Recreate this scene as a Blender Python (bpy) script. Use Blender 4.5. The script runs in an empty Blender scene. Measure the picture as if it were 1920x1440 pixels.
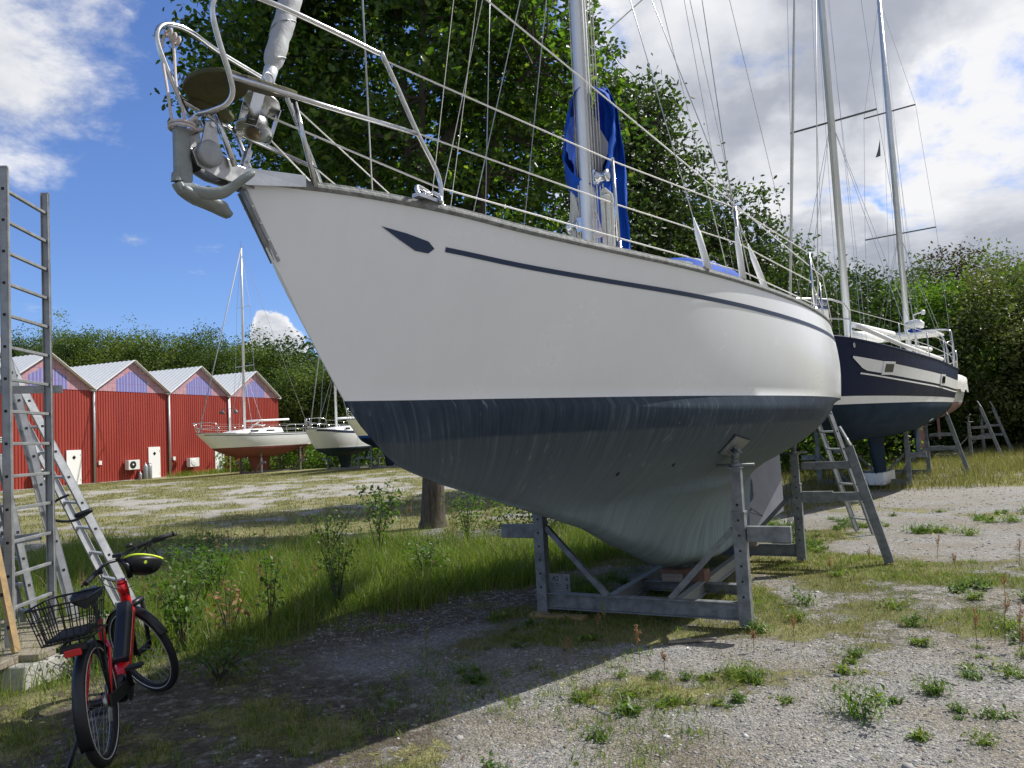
import bpy, bmesh, math, random
import numpy as np
from mathutils import Vector, Matrix
PI = math.pi; R = math.radians
sc = bpy.context.scene; COL = sc.collection
random.seed(7); rng = np.random.default_rng(11)
# ------------------------------------------------------------------ camera
cd = bpy.data.cameras.new('camera'); cam = bpy.data.objects.new('camera', cd); COL.objects.link(cam); sc.camera = cam
cd.sensor_width = 36; cd.lens = 36*1442/1920; cd.clip_start = 0.05; cd.clip_end = 3000
H = 1.75; pit = math.atan(98*math.cos(.053)/1442); rol = .053
fw = Vector((0, math.cos(pit), math.sin(pit))); up0 = Vector((0, -math.sin(pit), math.cos(pit))); rt0 = Vector((1, 0, 0))
cr = rt0*math.cos(rol)-up0*math.sin(rol); cu = up0*math.cos(rol)+rt0*math.sin(rol)
m = Matrix((cr, cu, -fw)).transposed().to_4x4(); m.translation = (0, 0, H); cam.matrix_world = m
# ------------------------------------------------------------------ light
SUN_AZ, SUN_EL = R(66), R(48)          # azimuth clockwise from +Y
sd = bpy.data.lights.new('sun', 'SUN'); sd.energy = 5.0; sd.angle = R(.5); sd.color = (1, .97, .92)
so = bpy.data.objects.new('sun', sd); COL.objects.link(so)
sdir = Vector((math.sin(SUN_AZ)*math.cos(SUN_EL), math.cos(SUN_AZ)*math.cos(SUN_EL), math.sin(SUN_EL)))
so.rotation_euler = sdir.to_track_quat('Z', 'Y').to_euler(); so.location = (10, 5, 30)
sc.view_settings.view_transform = 'Standard'; sc.view_settings.look = 'None'; sc.view_settings.gamma = 1; sc.view_settings.exposure = 0.23
sc.cycles.max_bounces = 6; sc.cycles.transparent_max_bounces = 6; sc.cycles.use_denoising = True
w = bpy.data.worlds.new('World'); sc.world = w; w.use_nodes = True
class NT:
    """tiny node-tree helper"""
    def __init__(s, t): s.t = t; t.nodes.clear()
    def n(s, ty, **k):
        o = s.t.nodes.new(ty)
        for a, v in k.items():
            if a.startswith('i_'):
                key = a[2:]
                key = int(key) if key.isdigit() else key.replace('_', ' ')
                s.set(o.inputs[key], v)
            else: setattr(o, a, v)
        return o
    def set(s, inp, v):
        if isinstance(v, bpy.types.NodeSocket): s.t.links.new(v, inp)
        else: inp.default_value = v
    def math(s, op, a, b=0., c=0., clamp=False):
        o = s.t.nodes.new('ShaderNodeMath'); o.operation = op; o.use_clamp = clamp
        s.set(o.inputs[0], a); s.set(o.inputs[1], b); s.set(o.inputs[2], c); return o.outputs[0]
    def mix(s, f, a, b, mode='MIX'):
        o = s.t.nodes.new('ShaderNodeMix'); o.data_type = 'RGBA'; o.blend_type = mode
        s.set(o.inputs[0], f); s.set(o.inputs[6], a if isinstance(a, bpy.types.NodeSocket) else (*a, 1)[:4]); s.set(o.inputs[7], b if isinstance(b, bpy.types.NodeSocket) else (*b, 1)[:4]); return o.outputs[2]
    def ramp(s, f, stops, interp='LINEAR'):
        o = s.t.nodes.new('ShaderNodeValToRGB'); s.set(o.inputs[0], f); e = o.color_ramp; e.interpolation = interp
        while len(e.elements) < len(stops): e.elements.new(.5)
        for el, (p, c) in zip(e.elements, stops): el.position = p; el.color = (*c, 1) if len(c) == 3 else c
        return o.outputs[0]
    def noise(s, vec, scale, detail=4, rough=.55, dist=0., out=0):
        o = s.n('ShaderNodeTexNoise'); 
        if vec is not None: s.set(o.inputs['Vector'], vec)
        o.inputs['Scale'].default_value = scale; o.inputs['Detail'].default_value = detail; o.inputs['Roughness'].default_value = rough; o.inputs['Distortion'].default_value = dist
        return o.outputs[out]
    def smooth(s, v, a, b):
        o = s.n('ShaderNodeMapRange', interpolation_type='SMOOTHSTEP'); s.set(o.inputs[0], v); s.set(o.inputs[1], a); s.set(o.inputs[2], b); return o.outputs[0]
T = NT(w.node_tree)
sky = T.n('ShaderNodeTexSky', sky_type='NISHITA', sun_disc=False, sun_elevation=SUN_EL, sun_rotation=SUN_AZ, air_density=1.0, dust_density=.4, ozone_density=2.2)
gen = T.n('ShaderNodeTexCoord').outputs['Generated']
sx = T.n('ShaderNodeSeparateXYZ', i_0=gen)
dx, dy, dz = sx.outputs
el = T.math('MAXIMUM', dz, 0.0)
den = T.math('ADD', el, .22)
px_ = T.math('DIVIDE', dx, den); py_ = T.math('DIVIDE', dy, den)
cp = T.n('ShaderNodeCombineXYZ', i_0=px_, i_1=py_, i_2=0.3).outputs[0]
def offs(v, x, y): return T.n('ShaderNodeVectorMath', operation='ADD', i_0=v, i_1=(x, y, 0)).outputs[0]
wn = T.n('ShaderNodeVectorMath', operation='SUBTRACT', i_0=T.noise(gen, 6.5, 5, .62, out=1), i_1=(.5, .5, .5)).outputs[0]
wn = T.n('ShaderNodeVectorMath', operation='SCALE', i_0=wn, i_3=.17).outputs[0]
gw = T.n('ShaderNodeVectorMath', operation='NORMALIZE', i_0=T.n('ShaderNodeVectorMath', operation='ADD', i_0=gen, i_1=wn).outputs[0]).outputs[0]
def blob(x, y, z, r0, r1):        # soft ragged patch of sky about a direction
    d = Vector((x, y, z)).normalized()
    dt = T.n('ShaderNodeVectorMath', operation='DOT_PRODUCT', i_0=gw, i_1=tuple(d)).outputs['Value']
    return T.smooth(dt, math.cos(R(r1)), math.cos(R(r0)))
n1 = T.noise(offs(cp, 3.1, 1.7), 1.25, 9, .60, .3)
n2 = T.noise(offs(cp, 3.22, 1.86), 1.25, 5, .56, .3)
n3 = T.noise(offs(cp, 8.0, 5.0), 4.2, 7, .66, .2)
azr = T.math('DIVIDE', T.n('ShaderNodeSeparateXYZ', i_0=gw).outputs[0], T.math('MAXIMUM', dy, .05))
right = T.smooth(azr, .00, .14)
bank = blob(-.72, 1.0, .60, 3, 13)
bank2 = blob(-.72, 1.0, .40, 1, 6)
cum = blob(-.298, 1.0, .135, .6, 2.9)
cum2 = blob(-.507, 1.0, .300, .1, 2.0)
cumr = blob(.455, 1.0, .235, .8, 3.2)
white = T.math('MAXIMUM', blob(.62, 1.0, .36, 2, 9), blob(.30, 1.0, .53, 1, 6))
white = T.math('MAXIMUM', white, T.math('MAXIMUM', cumr, blob(.40, 1.0, .35, 1, 5)))
grey = T.math('MAXIMUM', blob(.42, 1.0, .50, 4, 12), T.math('MULTIPLY', blob(.66, 1.0, .24, 2, 9), .7))
behind = T.smooth(dy, .2, -.4)
bias = T.math('MULTIPLY', right, .22)
for m_, k_ in ((bank, .13), (bank2, .04), (cum, .40), (cum2, .085), (cumr, .20), (behind, .10), (grey, .06)): bias = T.math('ADD', bias, T.math('MULTIPLY', m_, k_))
hole = T.math('MAXIMUM', blob(.605, 1.0, .44, .1, 2.2), T.math('MULTIPLY', blob(.475, 1.0, .27, .2, 3.0), 1.))
hole = T.math('MAXIMUM', hole, T.math('MULTIPLY', blob(.555, 1.0, .35, .1, 2.2), .8)); hole = T.math('MAXIMUM', hole, blob(.11, 1.0, .52, .5, 4.5))
bias = T.math('SUBTRACT', bias, T.math('MULTIPLY', hole, .085))
lowl = T.math('MULTIPLY', T.math('MULTIPLY', T.smooth(dz, .26, .10), T.smooth(azr, -.05, -.2)), T.math('SUBTRACT', 1., T.math('MAXIMUM', cum, cum2)))
bias = T.math('SUBTRACT', bias, T.math('MULTIPLY', lowl, .10))
dens = T.math('ADD', T.math('ADD', T.math('MULTIPLY', n1, .70), T.math('MULTIPLY', n3, .30)), bias)
cov = T.smooth(dens, .555, .69)
lit = T.math('MULTIPLY', T.math('SUBTRACT', n2, n1), 2.0)
thick = T.math('ADD', T.math('ADD', T.math('MULTIPLY', T.smooth(dens, .62, .84), .55), lit), T.math('SUBTRACT', T.math('MULTIPLY', grey, .22), T.math('MULTIPLY', T.math('MAXIMUM', white, cum), .40)))
thick = T.math('ADD', T.math('ADD', thick, .24), T.math('MULTIPLY', T.math('SUBTRACT', n3, .5), -1.7))
ccol = T.ramp(thick, [(0, (.93, .93, .95)), (.25, (.74, .76, .81)), (.6, (.46, .49, .56)), (1, (.33, .36, .44))])
bgs = T.n('ShaderNodeBackground', i_0=T.mix(.55, sky.outputs[0], T.mix(1., sky.outputs[0], (.52, .80, 1.45), 'MULTIPLY')), i_1=.108)
bgc = T.n('ShaderNodeBackground', i_0=ccol, i_1=.86)
mx = T.n('ShaderNodeMixShader', i_0=cov, i_1=bgs.outputs[0], i_2=bgc.outputs[0])
T.n('ShaderNodeOutputWorld', i_0=mx.outputs[0])
w.cycles.sampling_method = 'MANUAL'; w.cycles.sample_map_resolution = 1024
# ------------------------------------------------------------------ materials
M = {}
def mat(name, col, rough=.5, metal=0., var=0., vscale=6., bump=0., bscale=40., col2=None, spec=.5, coat=0., stretch=None, trans=None):
    mt = bpy.data.materials.new(name); mt.use_nodes = True; t = NT(mt.node_tree)
    out = t.n('ShaderNodeOutputMaterial'); p = t.n('ShaderNodeBsdfPrincipled')
    oc = t.n('ShaderNodeTexCoord').outputs['Object']
    vec = oc
    if stretch: vec = t.n('ShaderNodeMapping', i_0=oc, i_3=stretch).outputs[0]
    c = (*col, 1)
    if var or col2:
        nz = t.noise(vec, vscale, 6, .62)
        a = col2 if col2 else tuple(x*(1-var) for x in col); b = col if col2 else tuple(min(1, x*(1+var*.8)) for x in col)
        c = t.ramp(nz, [(.32, a), (.68, b)])
        t.set(p.inputs['Roughness'], t.math('MULTIPLY_ADD', nz, .25, rough-.12))
    else: p.inputs['Roughness'].default_value = rough
    t.set(p.inputs['Base Color'], c); p.inputs['Metallic'].default_value = metal
    p.inputs['Specular IOR Level'].default_value = spec; p.inputs['Coat Weight'].default_value = coat
    if bump:
        b = t.n('ShaderNodeBump', i_Strength=bump, i_Distance=.01); t.set(b.inputs['Height'], t.noise(vec, bscale, 5, .6)); t.set(p.inputs['Normal'], b.outputs[0])
    sh = p.outputs[0]
    if trans:
        tr = t.n('ShaderNodeBsdfTranslucent', i_0=(*trans, 1)); ms = t.n('ShaderNodeMixShader', i_0=.45, i_1=sh, i_2=tr.outputs[0]); sh = ms.outputs[0]
    t.set(out.inputs[0], sh); M[name] = mt; return mt
def leafmat(name, stops, trans, rough=.42, tf=.42, big=None):
    mt = bpy.data.materials.new(name); mt.use_nodes = True; t = NT(mt.node_tree)
    out = t.n('ShaderNodeOutputMaterial'); g = t.n('ShaderNodeNewGeometry')
    f = g.outputs['Random Per Island']
    if big:
        oc = t.n('ShaderNodeTexCoord').outputs['Object']
        f = t.math('ADD', t.math('MULTIPLY', f, .45), t.smooth(t.noise(oc, big, 3, .5), .35, .65)); f = t.math('MULTIPLY', f, .69)
    c = t.ramp(f, stops)
    p = t.n('ShaderNodeBsdfPrincipled', i_Base_Color=c); p.inputs['Roughness'].default_value = rough; p.inputs['Specular IOR Level'].default_value = .4
    tr = t.n('ShaderNodeBsdfTranslucent', i_0=t.mix(1., c, trans, 'MULTIPLY'))
    t.set(out.inputs[0], t.n('ShaderNodeMixShader', i_0=tf, i_1=p.outputs[0], i_2=tr.outputs[0]).outputs[0]); M[name] = mt; return mt
mat('steel', (.62, .62, .62), .2, 1., var=.12, vscale=14)
mat('steel_dull', (.45, .45, .44), .38, 1., var=.25, vscale=18)
mat('galv', (.25, .26, .265), .5, .3, col2=(.115, .125, .13), vscale=11, bump=.2)
mat('galv_light', (.36, .375, .385), .45, .4, col2=(.25, .26, .27), vscale=14, bump=.15)
mat('anchor_galv', (.30, .33, .33), .5, .25, col2=(.19, .215, .21), vscale=9, bump=.35, bscale=30)
mat('alu', (.58, .59, .60), .42, .55, col2=(.40, .41, .42), vscale=7, bump=.08)
mat('alu_dark', (.36, .37, .375), .5, .45, col2=(.24, .245, .25), vscale=9, bump=.1)
mat('mast_alu', (.66, .68, .69), .33, .35, var=.08, vscale=2)
mat('wire', (.42, .42, .42), .35, .8)
mat('wire_white', (.68, .66, .61), .5)
mat('rope', (.60, .58, .52), .8, var=.15, vscale=60, bump=.5, bscale=150)
mat('rope_pink', (.50, .40, .40), .85, col2=(.62, .60, .56), vscale=70, bump=.5, bscale=150)
mat('white_grp', (.80, .80, .77), .3, var=.03, vscale=2)
mat('white_paint', (.78, .78, .76), .4, var=.05, vscale=3)
mat('teak', (.045, .036, .018), .75, col2=(.075, .075, .012), vscale=5, bump=.5, bscale=60)
mat('grey_wood', (.33, .28, .22), .8, col2=(.17, .14, .115), vscale=5, bump=.5, bscale=40, stretch=(.6, 8, 8))
mat('blue_canvas', (.008, .085, .46), .7, col2=(.006, .050, .30), vscale=3, bump=.6, bscale=12, spec=.15)
mat('sail', (.52, .51, .48), .7, var=.1, vscale=5, bump=.6, bscale=14)
mat('furl', (.42, .43, .44), .62, col2=(.33, .34, .35), vscale=9, bump=.4, bscale=30)
mat('black_plastic', (.012, .013, .015), .42)
mat('rubber', (.014, .014, .016), .75, bump=.3, bscale=120)
mat('battery', (.013, .015, .022), .35)
mat('red_gloss', (.62, .008, .012), .22, coat=.5)
mat('red_lens', (.55, .02, .02), .25)
mat('yellow_hv', (.70, .85, .05), .5)
mat('navy', (.003, .011, .045), .45, spec=.14, var=.1)
mat('navy_mark', (.012, .032, .085), .4)
mat('rub', (.30, .31, .30), .65, col2=(.12, .125, .12), vscale=28, bump=.5, bscale=60)
mat('dark_hole', (.008, .008, .008), .8)
mat('glass_dark', (.01, .012, .014), .08)
mat('clear_window', (.22, .27, .30), .10, var=.3)
mat('concrete', (.40, .385, .35), .85, col2=(.26, .25, .23), vscale=9, bump=.6, bscale=22)
mat('rust', (.30, .085, .035), .85, col2=(.16, .05, .03), vscale=20, bump=.4)
mat('wood_block', (.20, .10, .065), .8, col2=(.10, .06, .045), vscale=9, bump=.4)
mat('rail_yellow', (.40, .27, .12), .65, col2=(.26, .18, .10), vscale=12, bump=.4)
mat('tarp', (.66, .64, .62), .6, var=.1, vscale=3, bump=.3, bscale=6)
mat('pink_bottom', (.30, .165, .165), .8, col2=(.23, .13, .13), vscale=4)
mat('red_bottom', (.23, .065, .05), .8, col2=(.17, .05, .04), vscale=3)
mat('blue_bottom', (.012, .035, .07), .75, col2=(.03, .06, .08), vscale=3)
mat('teal_bottom', (.02, .12, .14), .75)
mat('grey_bottom', (.024, .046, .075), .75, col2=(.009, .020, .038), vscale=2.5, spec=.1)
mat('grey_pvc', (.45, .46, .48), .4, .2)
mat('door_white', (.80, .80, .79), .4)
mat('ac_white', (.70, .70, .68), .45)
mat('roof_white', (.62, .63, .62), .4, .1, var=.06)
mat('bark', (.13, .105, .08), .9, col2=(.035, .028, .022), vscale=9, bump=1., bscale=20, stretch=(2.5, 2.5, .45))
mat('branch', (.085, .07, .055), .9, col2=(.05, .042, .034), vscale=12)
mat('lamp_grey', (.10, .11, .11), .5)
mat('bronze', (.12, .09, .05), .5, .6)
leafmat('leaf_oak', [(0, (.022, .045, .009)), (.45, (.043, .086, .014)), (.8, (.085, .145, .024)), (1, (.17, .21, .045))], (2.0, 2.3, .8), rough=.32, tf=.48)
leafmat('leaf_mid', [(0, (.020, .036, .010)), (.5, (.040, .068, .015)), (1, (.10, .13, .035))], (1.5, 1.8, .9), rough=.4, tf=.38)
leafmat('leaf_far', [(0, (.045, .072, .015)), (.5, (.085, .125, .023)), (1, (.16, .195, .042))], (1.5, 1.7, .8), rough=.6, tf=.42, big=.16)
leafmat('leaf_bright', [(0, (.055, .105, .016)), (.5, (.10, .17, .024)), (1, (.17, .24, .04))], (1.4, 1.7, .7), rough=.5, tf=.42, big=.3)
leafmat('leaf_olive', [(0, (.05, .065, .017)), (.5, (.095, .115, .03)), (1, (.16, .17, .055))], (1.4, 1.6, .8), rough=.55, tf=.35, big=.4)
leafmat('leaf_darkwood', [(0, (.024, .044, .010)), (.5, (.045, .075, .015)), (1, (.09, .13, .028))], (1.3, 1.6, .8), rough=.55, tf=.32, big=.3)
leafmat('leaf_copper', [(0, (.028, .022, .012)), (.5, (.06, .045, .022)), (1, (.09, .085, .03))], (1.4, 1.2, .8), rough=.55, tf=.3, big=.3)
leafmat('grass_green', [(0, (.060, .105, .013)), (.5, (.13, .195, .024)), (.85, (.21, .255, .042)), (1, (.34, .31, .12))], (1.5, 1.7, .7), rough=.5, tf=.42)
leafmat('grass_dry', [(0, (.09, .11, .03)), (.45, (.17, .18, .055)), (.8, (.27, .23, .10)), (1, (.36, .29, .15))], (1.3, 1.4, .8), rough=.6, tf=.38)
leafmat('weed_leaf', [(0, (.055, .11, .02)), (.6, (.11, .18, .034)), (.9, (.13, .17, .04)), (1, (.20, .11, .04))], (1.4, 1.7, .7), rough=.45, tf=.38)
leafmat('sorrel', [(0, (.26, .11, .06)), (.6, (.38, .21, .11)), (1, (.42, .32, .17))], (1.3, 1.1, .9), rough=.7, tf=.3)
leafmat('dead_leaf', [(0, (.16, .085, .035)), (.6, (.28, .16, .07)), (1, (.38, .25, .13))], (1.3, 1.1, .9), rough=.7, tf=.3)
def stonemat():
    mt = bpy.data.materials.new('stone'); mt.use_nodes = True; t = NT(mt.node_tree)
    f = t.n('ShaderNodeNewGeometry').outputs['Random Per Island']
    c = t.ramp(f, [(0, (.11, .11, .12)), (.35, (.20, .195, .19)), (.7, (.30, .285, .26)), (.95, (.40, .385, .36)), (1, (.60, .59, .56))])
    p = t.n('ShaderNodeBsdfPrincipled', i_Base_Color=c, i_Roughness=.8); t.n('ShaderNodeOutputMaterial', i_0=p.outputs[0]); M['stone'] = mt
stonemat()
# ------------------------------------------------------------------ mesh helpers
def inv_world(o):
    mm = Matrix.Identity(4)
    while o is not None: mm = o.matrix_basis @ mm; o = o.parent
    return mm.inverted()
def link(name, me, parent):
    o = bpy.data.objects.new(name, me); COL.objects.link(o)
    if parent is not None: o.parent = parent
    return o
class MB:
    def __init__(s): s.v = []; s.f = []; s.m = []; s.s = []
    def add(s, vs, fs, mi=0, sm=False):
        b = len(s.v); s.v += [tuple(v) for v in vs]; s.f += [tuple(i+b for i in f) for f in fs]; s.m += [mi]*len(fs); s.s += [sm]*len(fs); return s
    def box(s, c, d, mi=0, rot=None):
        c = Vector(c); d = Vector(d)*.5
        vs = [Vector((x*d.x, y*d.y, z*d.z)) for x in (-1, 1) for y in (-1, 1) for z in (-1, 1)]
        if rot is not None: vs = [rot @ v for v in vs]
        return s.add([c+v for v in vs], [(0, 1, 3, 2), (4, 6, 7, 5), (0, 4, 5, 1), (2, 3, 7, 6), (0, 2, 6, 4), (1, 5, 7, 3)], mi)
    def bar(s, p, q, wd, h, up=(0, 0, 1), mi=0):
        p = Vector(p); q = Vector(q); d = (q-p); L = d.length; d.normalize(); up = Vector(up)
        x = d.cross(up)
        if x.length < 1e-4: x = d.cross(Vector((0, 1, 0)))
        x.normalize(); z = x.cross(d).normalized()
        return s.box((p+q)/2, (wd, L, h), mi, Matrix((x, d, z)).transposed())
    def tube(s, pts, r, n=8, mi=0, cap=True, flat=1.):
        pts = [Vector(p) for p in pts]; k = len(pts)
        rs = r if isinstance(r, (list, tuple)) else [r]*k
        vs = []; a = None
        for i, p in enumerate(pts):
            t = (pts[min(i+1, k-1)]-pts[max(i-1, 0)])
            if t.length < 1e-9: t = Vector((0, 0, 1))
            t.normalize()
            if a is None: a = t.orthogonal().normalized()
            else:
                a = a-t*a.dot(t)
                a = t.orthogonal().normalized() if a.length < 1e-6 else a.normalized()
            b = t.cross(a)
            vs += [p+(a*math.cos(2*PI*j/n)+b*math.sin(2*PI*j/n)*flat)*rs[i] for j in range(n)]
        fs = [(i*n+j, i*n+(j+1) % n, (i+1)*n+(j+1) % n, (i+1)*n+j) for i in range(k-1) for j in range(n)]
        if cap: fs += [tuple(range(n-1, -1, -1)), tuple((k-1)*n+j for j in range(n))]
        return s.add(vs, fs, mi, n > 5)
    def ring(s, c, nrm, rad, r, n=40, k=8, mi=0, a0=0, a1=2*PI, flat=1.):
        nrm = Vector(nrm).normalized(); u = nrm.orthogonal().normalized() if abs(nrm.z) > .99 else Vector((0, 0, 1)).cross(nrm).normalized(); v = nrm.cross(u)
        full = abs(a1-a0-2*PI) < 1e-6; c = Vector(c); cnt = n if full else n+1; vs = []
        for i in range(cnt):
            a = a0+(a1-a0)*i/n; d = u*math.cos(a)+v*math.sin(a)
            vs += [c+d*(rad+r*math.cos(2*PI*j/k))+nrm*r*flat*math.sin(2*PI*j/k) for j in range(k)]
        fs = []
        for i in range(n):
            ii = (i+1) % cnt
            fs += [(i*k+j, ii*k+j, ii*k+(j+1) % k, i*k+(j+1) % k) for j in range(k)]
        return s.add(vs, fs, mi, True)
    def lathe(s, c, axis, prof, n=16, mi=0):
        c = Vector(c); ax = Vector(axis).normalized(); u = ax.orthogonal().normalized(); v = ax.cross(u); vs = []
        for t, r in prof: vs += [c+ax*t+(u*math.cos(2*PI*j/n)+v*math.sin(2*PI*j/n))*max(r, 1e-4) for j in range(n)]
        k = len(prof); fs = [(i*n+j, i*n+(j+1) % n, (i+1)*n+(j+1) % n, (i+1)*n+j) for i in range(k-1) for j in range(n)]
        fs += [tuple(range(n-1, -1, -1)), tuple((k-1)*n+j for j in range(n))]
        return s.add(vs, fs, mi, n > 10)
    def prism(s, poly, o, U, V, th, mi=0):
        o = Vector(o); U = Vector(U); V = Vector(V); N = U.cross(V).normalized()*th*.5; n = len(poly)
        a = [o+U*x+V*y-N for x, y in poly]; b = [o+U*x+V*y+N for x, y in poly]
        return s.add(a+b, [tuple(range(n-1, -1, -1)), tuple(range(n, 2*n))]+[(i, (i+1) % n, n+(i+1) % n, n+i) for i in range(n)], mi)
    def grid(s, P, mi=0, sm=True, closed=False):
        r = len(P); c = len(P[0]); fs = []
        for i in range(r-1):
            for j in range(c if closed else c-1): fs.append((i*c+j, i*c+(j+1) % c, (i+1)*c+(j+1) % c, (i+1)*c+j))
        return s.add([p for row in P for p in row], fs, mi, sm)
    def build(s, name, mt, parent=None, world=False, bevel=0, solid=0, sub=0, merge=False):
        me = bpy.data.meshes.new(name)
        vs = s.v
        if world and parent is not None:
            im = inv_world(parent); vs = [tuple(im @ Vector(v)) for v in vs]
        me.from_pydata(vs, [], s.f)
        for x in (mt if isinstance(mt, (list, tuple)) else [mt]): me.materials.append(M[x])
        me.polygons.foreach_set('material_index', s.m); me.polygons.foreach_set('use_smooth', s.s)
        bm = bmesh.new(); bm.from_mesh(me)
        if merge: bmesh.ops.remove_doubles(bm, verts=bm.verts, dist=1e-4)
        bmesh.ops.recalc_face_normals(bm, faces=bm.faces); bm.to_mesh(me); bm.free()
        me.update(); o = link(name, me, parent)
        if bevel:
            b = o.modifiers.new('b', 'BEVEL'); b.width = bevel; b.segments = 2; b.limit_method = 'ANGLE'
        if solid:
            b = o.modifiers.new('s', 'SOLIDIFY'); b.thickness = solid; b.offset = 0
        if sub:
            b = o.modifiers.new('u', 'SUBSURF'); b.levels = sub; b.render_levels = sub
        return o
def npmesh(name, V, F, mt, parent=None, smooth=False):
    me = bpy.data.meshes.new(name); V = np.asarray(V, np.float32); F = np.asarray(F, np.int32); k = F.shape[1]
    me.vertices.add(len(V)); me.vertices.foreach_set('co', V.ravel())
    me.loops.add(F.size); me.loops.foreach_set('vertex_index', F.ravel())
    me.polygons.add(len(F)); me.polygons.foreach_set('loop_start', np.arange(0, F.size, k, dtype=np.int32)); me.polygons.foreach_set('loop_total', np.full(len(F), k, np.int32))
    if smooth: me.polygons.foreach_set('use_smooth', np.ones(len(F), bool))
    me.materials.append(M[mt]); me.update(calc_edges=True); me.validate(); return link(name, me, parent)
def tag(o, label=None, cat=None, group=None, kind=None):
    if label: o['label'] = label
    if cat: o['category'] = cat
    if group: o['group'] = group
    if kind: o['kind'] = kind
    return o
def thing(name, label, cat, loc=(0, 0, 0), rz=0, group=None):
    o = bpy.data.objects.new(name, None); COL.objects.link(o); o.location = loc; o.rotation_euler = (0, 0, rz); o.empty_display_size = .2
    return tag(o, label, cat, group)
def dup(root, loc=None, rz=None, label=None, group=None):
    r = root.copy(); COL.objects.link(r)
    if loc is not None: r.location = loc
    if rz is not None: r.rotation_euler = (0, 0, rz)
    if label: r['label'] = label
    if group: r['group'] = group
    for ch in list(root.children):
        c = ch.copy(); COL.objects.link(c); c.parent = r
        for g in ch.children: d = g.copy(); COL.objects.link(d); d.parent = c
    return r
def crv(pts, n=6):
    P = [Vector(p) for p in pts]; out = []
    for i in range(len(P)-1):
        a, b, c, d = P[max(i-1, 0)], P[i], P[i+1], P[min(i+2, len(P)-1)]
        for k in range(n):
            t = k/n; out.append(.5*((2*b)+(c-a)*t+(2*a-5*b+4*c-d)*t*t+(-a+3*b-3*c+d)*t*t*t))
    out.append(P[-1]); return out
def ip(x, xs, ys): return float(np.interp(x, xs, ys))
def sip(x, xs, ys):      # smooth interpolation (monotone-ish Hermite)
    xs = list(xs); ys = list(ys)
    if x <= xs[0]: return ys[0]
    if x >= xs[-1]: return ys[-1]
    i = max(j for j in range(len(xs)) if xs[j] <= x)
    h = xs[i+1]-xs[i]; t = (x-xs[i])/h
    def sl(j):
        if j == 0: return (ys[1]-ys[0])/(xs[1]-xs[0])
        if j == len(xs)-1: return (ys[-1]-ys[-2])/(xs[-1]-xs[-2])
        return (ys[j+1]-ys[j-1])/(xs[j+1]-xs[j-1])
    m0, m1 = sl(i)*h, sl(i+1)*h
    return (2*t**3-3*t**2+1)*ys[i]+(t**3-2*t**2+t)*m0+(-2*t**3+3*t**2)*ys[i+1]+(t**3-t**2)*m1
def text_mesh(txt, size, name, mt, parent, mtx, extr=.001):
    c = bpy.data.curves.new('t', 'FONT'); c.body = txt; c.size = size; c.extrude = extr; c.align_x = 'CENTER'; c.align_y = 'CENTER'
    t = bpy.data.objects.new('t', c); COL.objects.link(t); dg = bpy.context.evaluated_depsgraph_get(); me = bpy.data.meshes.new_from_object(t.evaluated_get(dg))
    bpy.data.objects.remove(t); bpy.data.curves.remove(c)
    me.transform(mtx); me.materials.clear(); me.materials.append(M[mt]); me.name = name; return link(name, me, parent)
# ------------------------------------------------------------------ main boat
S_ = [0, .25, .5, 1, 1.5, 2, 3, 4, 5, 6, 7, 8, 9, 10, 10.3]
BS = [.02, .16, .28, .5, .7, .87, 1.16, 1.34, 1.46, 1.47, 1.365, 1.17, .93, .68, .60]
ZS = [3.075, 3.07, 3.068, 3.04, 2.99, 2.96, 2.925, 2.90, 2.865, 2.84, 2.84, 2.86, 2.88, 2.91, 2.92]
SW = [.64, 1, 1.5, 2, 3, 4, 5, 6, 7, 8, 9, 9.75]
BW = [0, .13, .33, .53, .9, 1.18, 1.37, 1.43, 1.35, 1.12, .75, .30]
PS = [0, .16, .35, .53, .64, .74, .86, .97, 1.09, 1.21, 1.48, 1.93, 2.57, 3.35, 3.8, 4.2, 4.64, 5.03, 5.7, 6.38, 7.13, 7.57, 7.83, 8.11, 8.35, 9, 9.75, 10.3]
PZ = [3.07, 2.72, 2.41, 2.14, 1.99, 1.87, 1.76, 1.66, 1.595, 1.55, 1.46, 1.34, 1.16, .94, .77, .61, .44, .35, .29, .29, .32, .36, .54, 1.27, 1.48, 1.68, 1.97, 2.2]
CS = [0, 1.9, 2.5, 3, 4, 5, 6, 7, 8, 9, 9.75, 10.3]
CZ = [0, 1.35, 1.2, 1.12, 1.06, 1.05, 1.08, 1.17, 1.38, 1.68, 1.97, 2.2]
ZW = 1.99
def sstem(z): return ip(z, PZ[:6][::-1], PS[:6][::-1])
def ss(x, a, b):
    t = min(1, max(0, (x-a)/(b-a))); return t*t*(3-2*t)
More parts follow.
